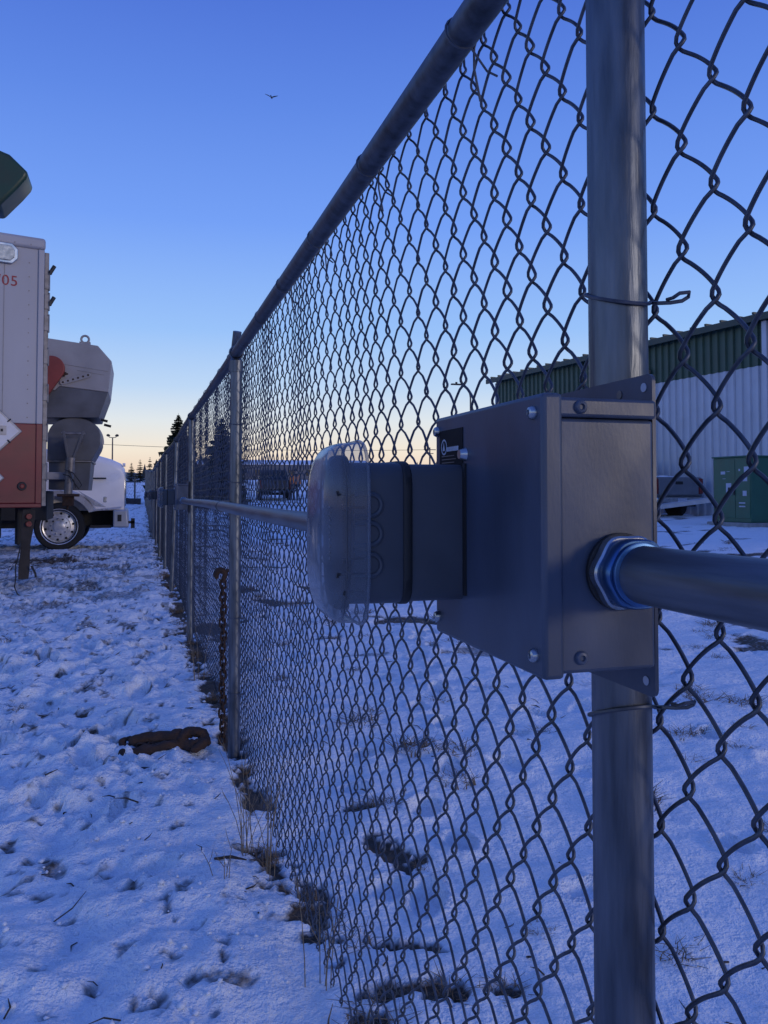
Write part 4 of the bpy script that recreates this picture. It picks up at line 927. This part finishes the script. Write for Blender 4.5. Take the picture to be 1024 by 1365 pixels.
for x, y, k, s in ((-.62, 4.75, 3, .9), (-.9, 6.4, 4, .8), (-.36, 2.28, 2, .35), (-.2, 7.5, 3, .8), (-1.1, 8.3, 4, .8)):
    tuft(x, y, k, s, 'flattened dry grass tuft on the trampled snow path beside the fence', 'grass tufts on the path')
def weed(x, y, h, n, seed, label):
    rn = random.Random(seed); T = thing('weed', label, 'weed', (x, y, gz(x, y)), 0, 'dry weeds at the fence foot')
    for i in range(n):
        a = rn.uniform(0, 6.28); l = rn.uniform(.03, .16) * h / .5; hh = h * rn.uniform(.55, 1.05); r0 = rn.uniform(0, .04)
        pts = [(r0 * math.cos(a) + l * t * t * math.cos(a), r0 * math.sin(a) + l * t * t * math.sin(a) * 1.0, -.03 + hh * t) for t in (0, .3, .6, .85, 1)]
        m = MB(); m.tube(pts, [.0014, .0013, .0011, .0009, .0005], 5); st = m.build('stem', M['straw'], T)
        m = MB()
        for q in range(1):
            t = rn.uniform(.5, .95); b = rn.uniform(0, 6.28); c = Vector(pts[0]).lerp(Vector(pts[-1]), t); c.x = r0 * math.cos(a) + l * t * t * math.cos(a); c.y = r0 * math.sin(a) + l * t * t * math.sin(a)
            m.tube([c, c + Vector((math.cos(b) * .02, math.sin(b) * .02, .03)), c + Vector((math.cos(b) * .03, math.sin(b) * .03, .055))], [.001, .0009, .0004], 4)
        m.build('twiglet', M['straw'], st)
weed(.385, 2.50, .50, 7, 1, 'tall pale dry weed stalks leaning on the fence mesh'); weed(.37, 2.68, .42, 6, 2, 'tall pale dry weed stalks leaning on the fence mesh')
weed(.33, 2.62, .26, 6, 3, 'short branching dry weed in the snow at the fence foot'); weed(.42, 1.92, .30, 6, 4, 'short branching dry weed in the snow at the fence foot'); weed(.36, 5.0, .45, 5, 5, 'tall pale dry weed stalks leaning on the fence mesh')
weed(.25, 2.42, .14, 4, 6, 'short branching dry weed in the snow at the fence foot')
def litter():
    m = MB(); rn = random.Random(3)
    for i in range(430):
        y = 1.55 + 9 * rn.random() ** 1.5; x = rn.uniform(-2.2, .36) if rn.random() < .75 else rn.uniform(.5, 3)
        z = gz(x, y); a = rn.uniform(0, 6.28); l = rn.uniform(.01, .05) * (1 if rn.random() < .85 else 2.2); tl = rn.uniform(-.1, .5) * l
        m.tube([(x, y, z + .001), (x + math.cos(a) * l * .5, y + math.sin(a) * l * .5, z + .004 + tl * .5), (x + math.cos(a + .4) * l, y + math.sin(a + .4) * l, z + .003 + tl)], [rn.uniform(.0012, .003)] * 2 + [.0008], 4)
    o = m.build('twig_litter', M['twig']); o['kind'] = 'stuff'; tag(o, 'scattered dead twigs and straw bits on the snow', 'twigs')
litter()
for x, y, a, l, lb in ((.02, 3.50, .15, .11, 'short dark stick lying just below the rusty load binder'), (-.55, 2.62, .05, .2, 'longest dark stick lying flat on the trampled path'), (-.42, 2.03, .1, .09, 'short dark stick lying alone on the smooth path snow'), (.28, 2.55, -.4, .10, 'short dark stick in the snow beside the dry weeds at the fence'), (-.9, 2.9, 1.0, .16, 'dark stick slanting across the path far from the fence')):
    z = gz(x, y); m = MB(); m.tube([(-l / 2, 0, .004), (0, .006, .010), (l / 2, 0, .006)], [.004, .005, .002], 6); o = m.build('stick', M['twig']); o.location = (x, y, z); o.rotation_euler = (0, 0, a)
    tag(o, lb, 'stick', 'sticks on the path')

def crumbs():
    V = []; F = []; rn = random.Random(9)
    oc_ = [(1, 0, 0), (-1, 0, 0), (0, 1, 0), (0, -1, 0), (0, 0, 1), (0, 0, -1)]; of = [(0, 2, 4), (2, 1, 4), (1, 3, 4), (3, 0, 4), (2, 0, 5), (1, 2, 5), (3, 1, 5), (0, 3, 5)]
    n = 2600; ys = [1.5 + 7.5 * rn.random() ** 1.7 for i in range(n)]; xs = [rn.uniform(-2.1, .37) for i in range(n)]
    cl = fbm(np.array(xs), np.array(ys), 1.4, 77, 3); Z = gbase(np.array(xs), np.array(ys)) + gdetail(np.array(xs), np.array(ys))
    for i in range(n):
        if cl[i] < -.02: continue
        r = .003 + .011 * rn.random() ** 3; o = len(V); a = rn.uniform(0, 6.28); c, q = math.cos(a), math.sin(a)
        for p in oc_:
            k = r * rn.uniform(.6, 1.2); V.append((xs[i] + (p[0] * c - p[1] * q) * k, ys[i] + (p[0] * q + p[1] * c) * k, Z[i] + r * .25 + p[2] * k * .8))
        F += [tuple(o + j for j in f) for f in of]
    me = bpy.data.meshes.new('snow_crumbs'); me.from_pydata(V, [], F); me.materials.append(M['snowp']); me.polygons.foreach_set('use_smooth', [True] * len(F))
    o = put('snow_crumbs', me); o['kind'] = 'stuff'; tag(o, 'loose crumbs of kicked up snow on the trampled path', 'snow')
crumbs()
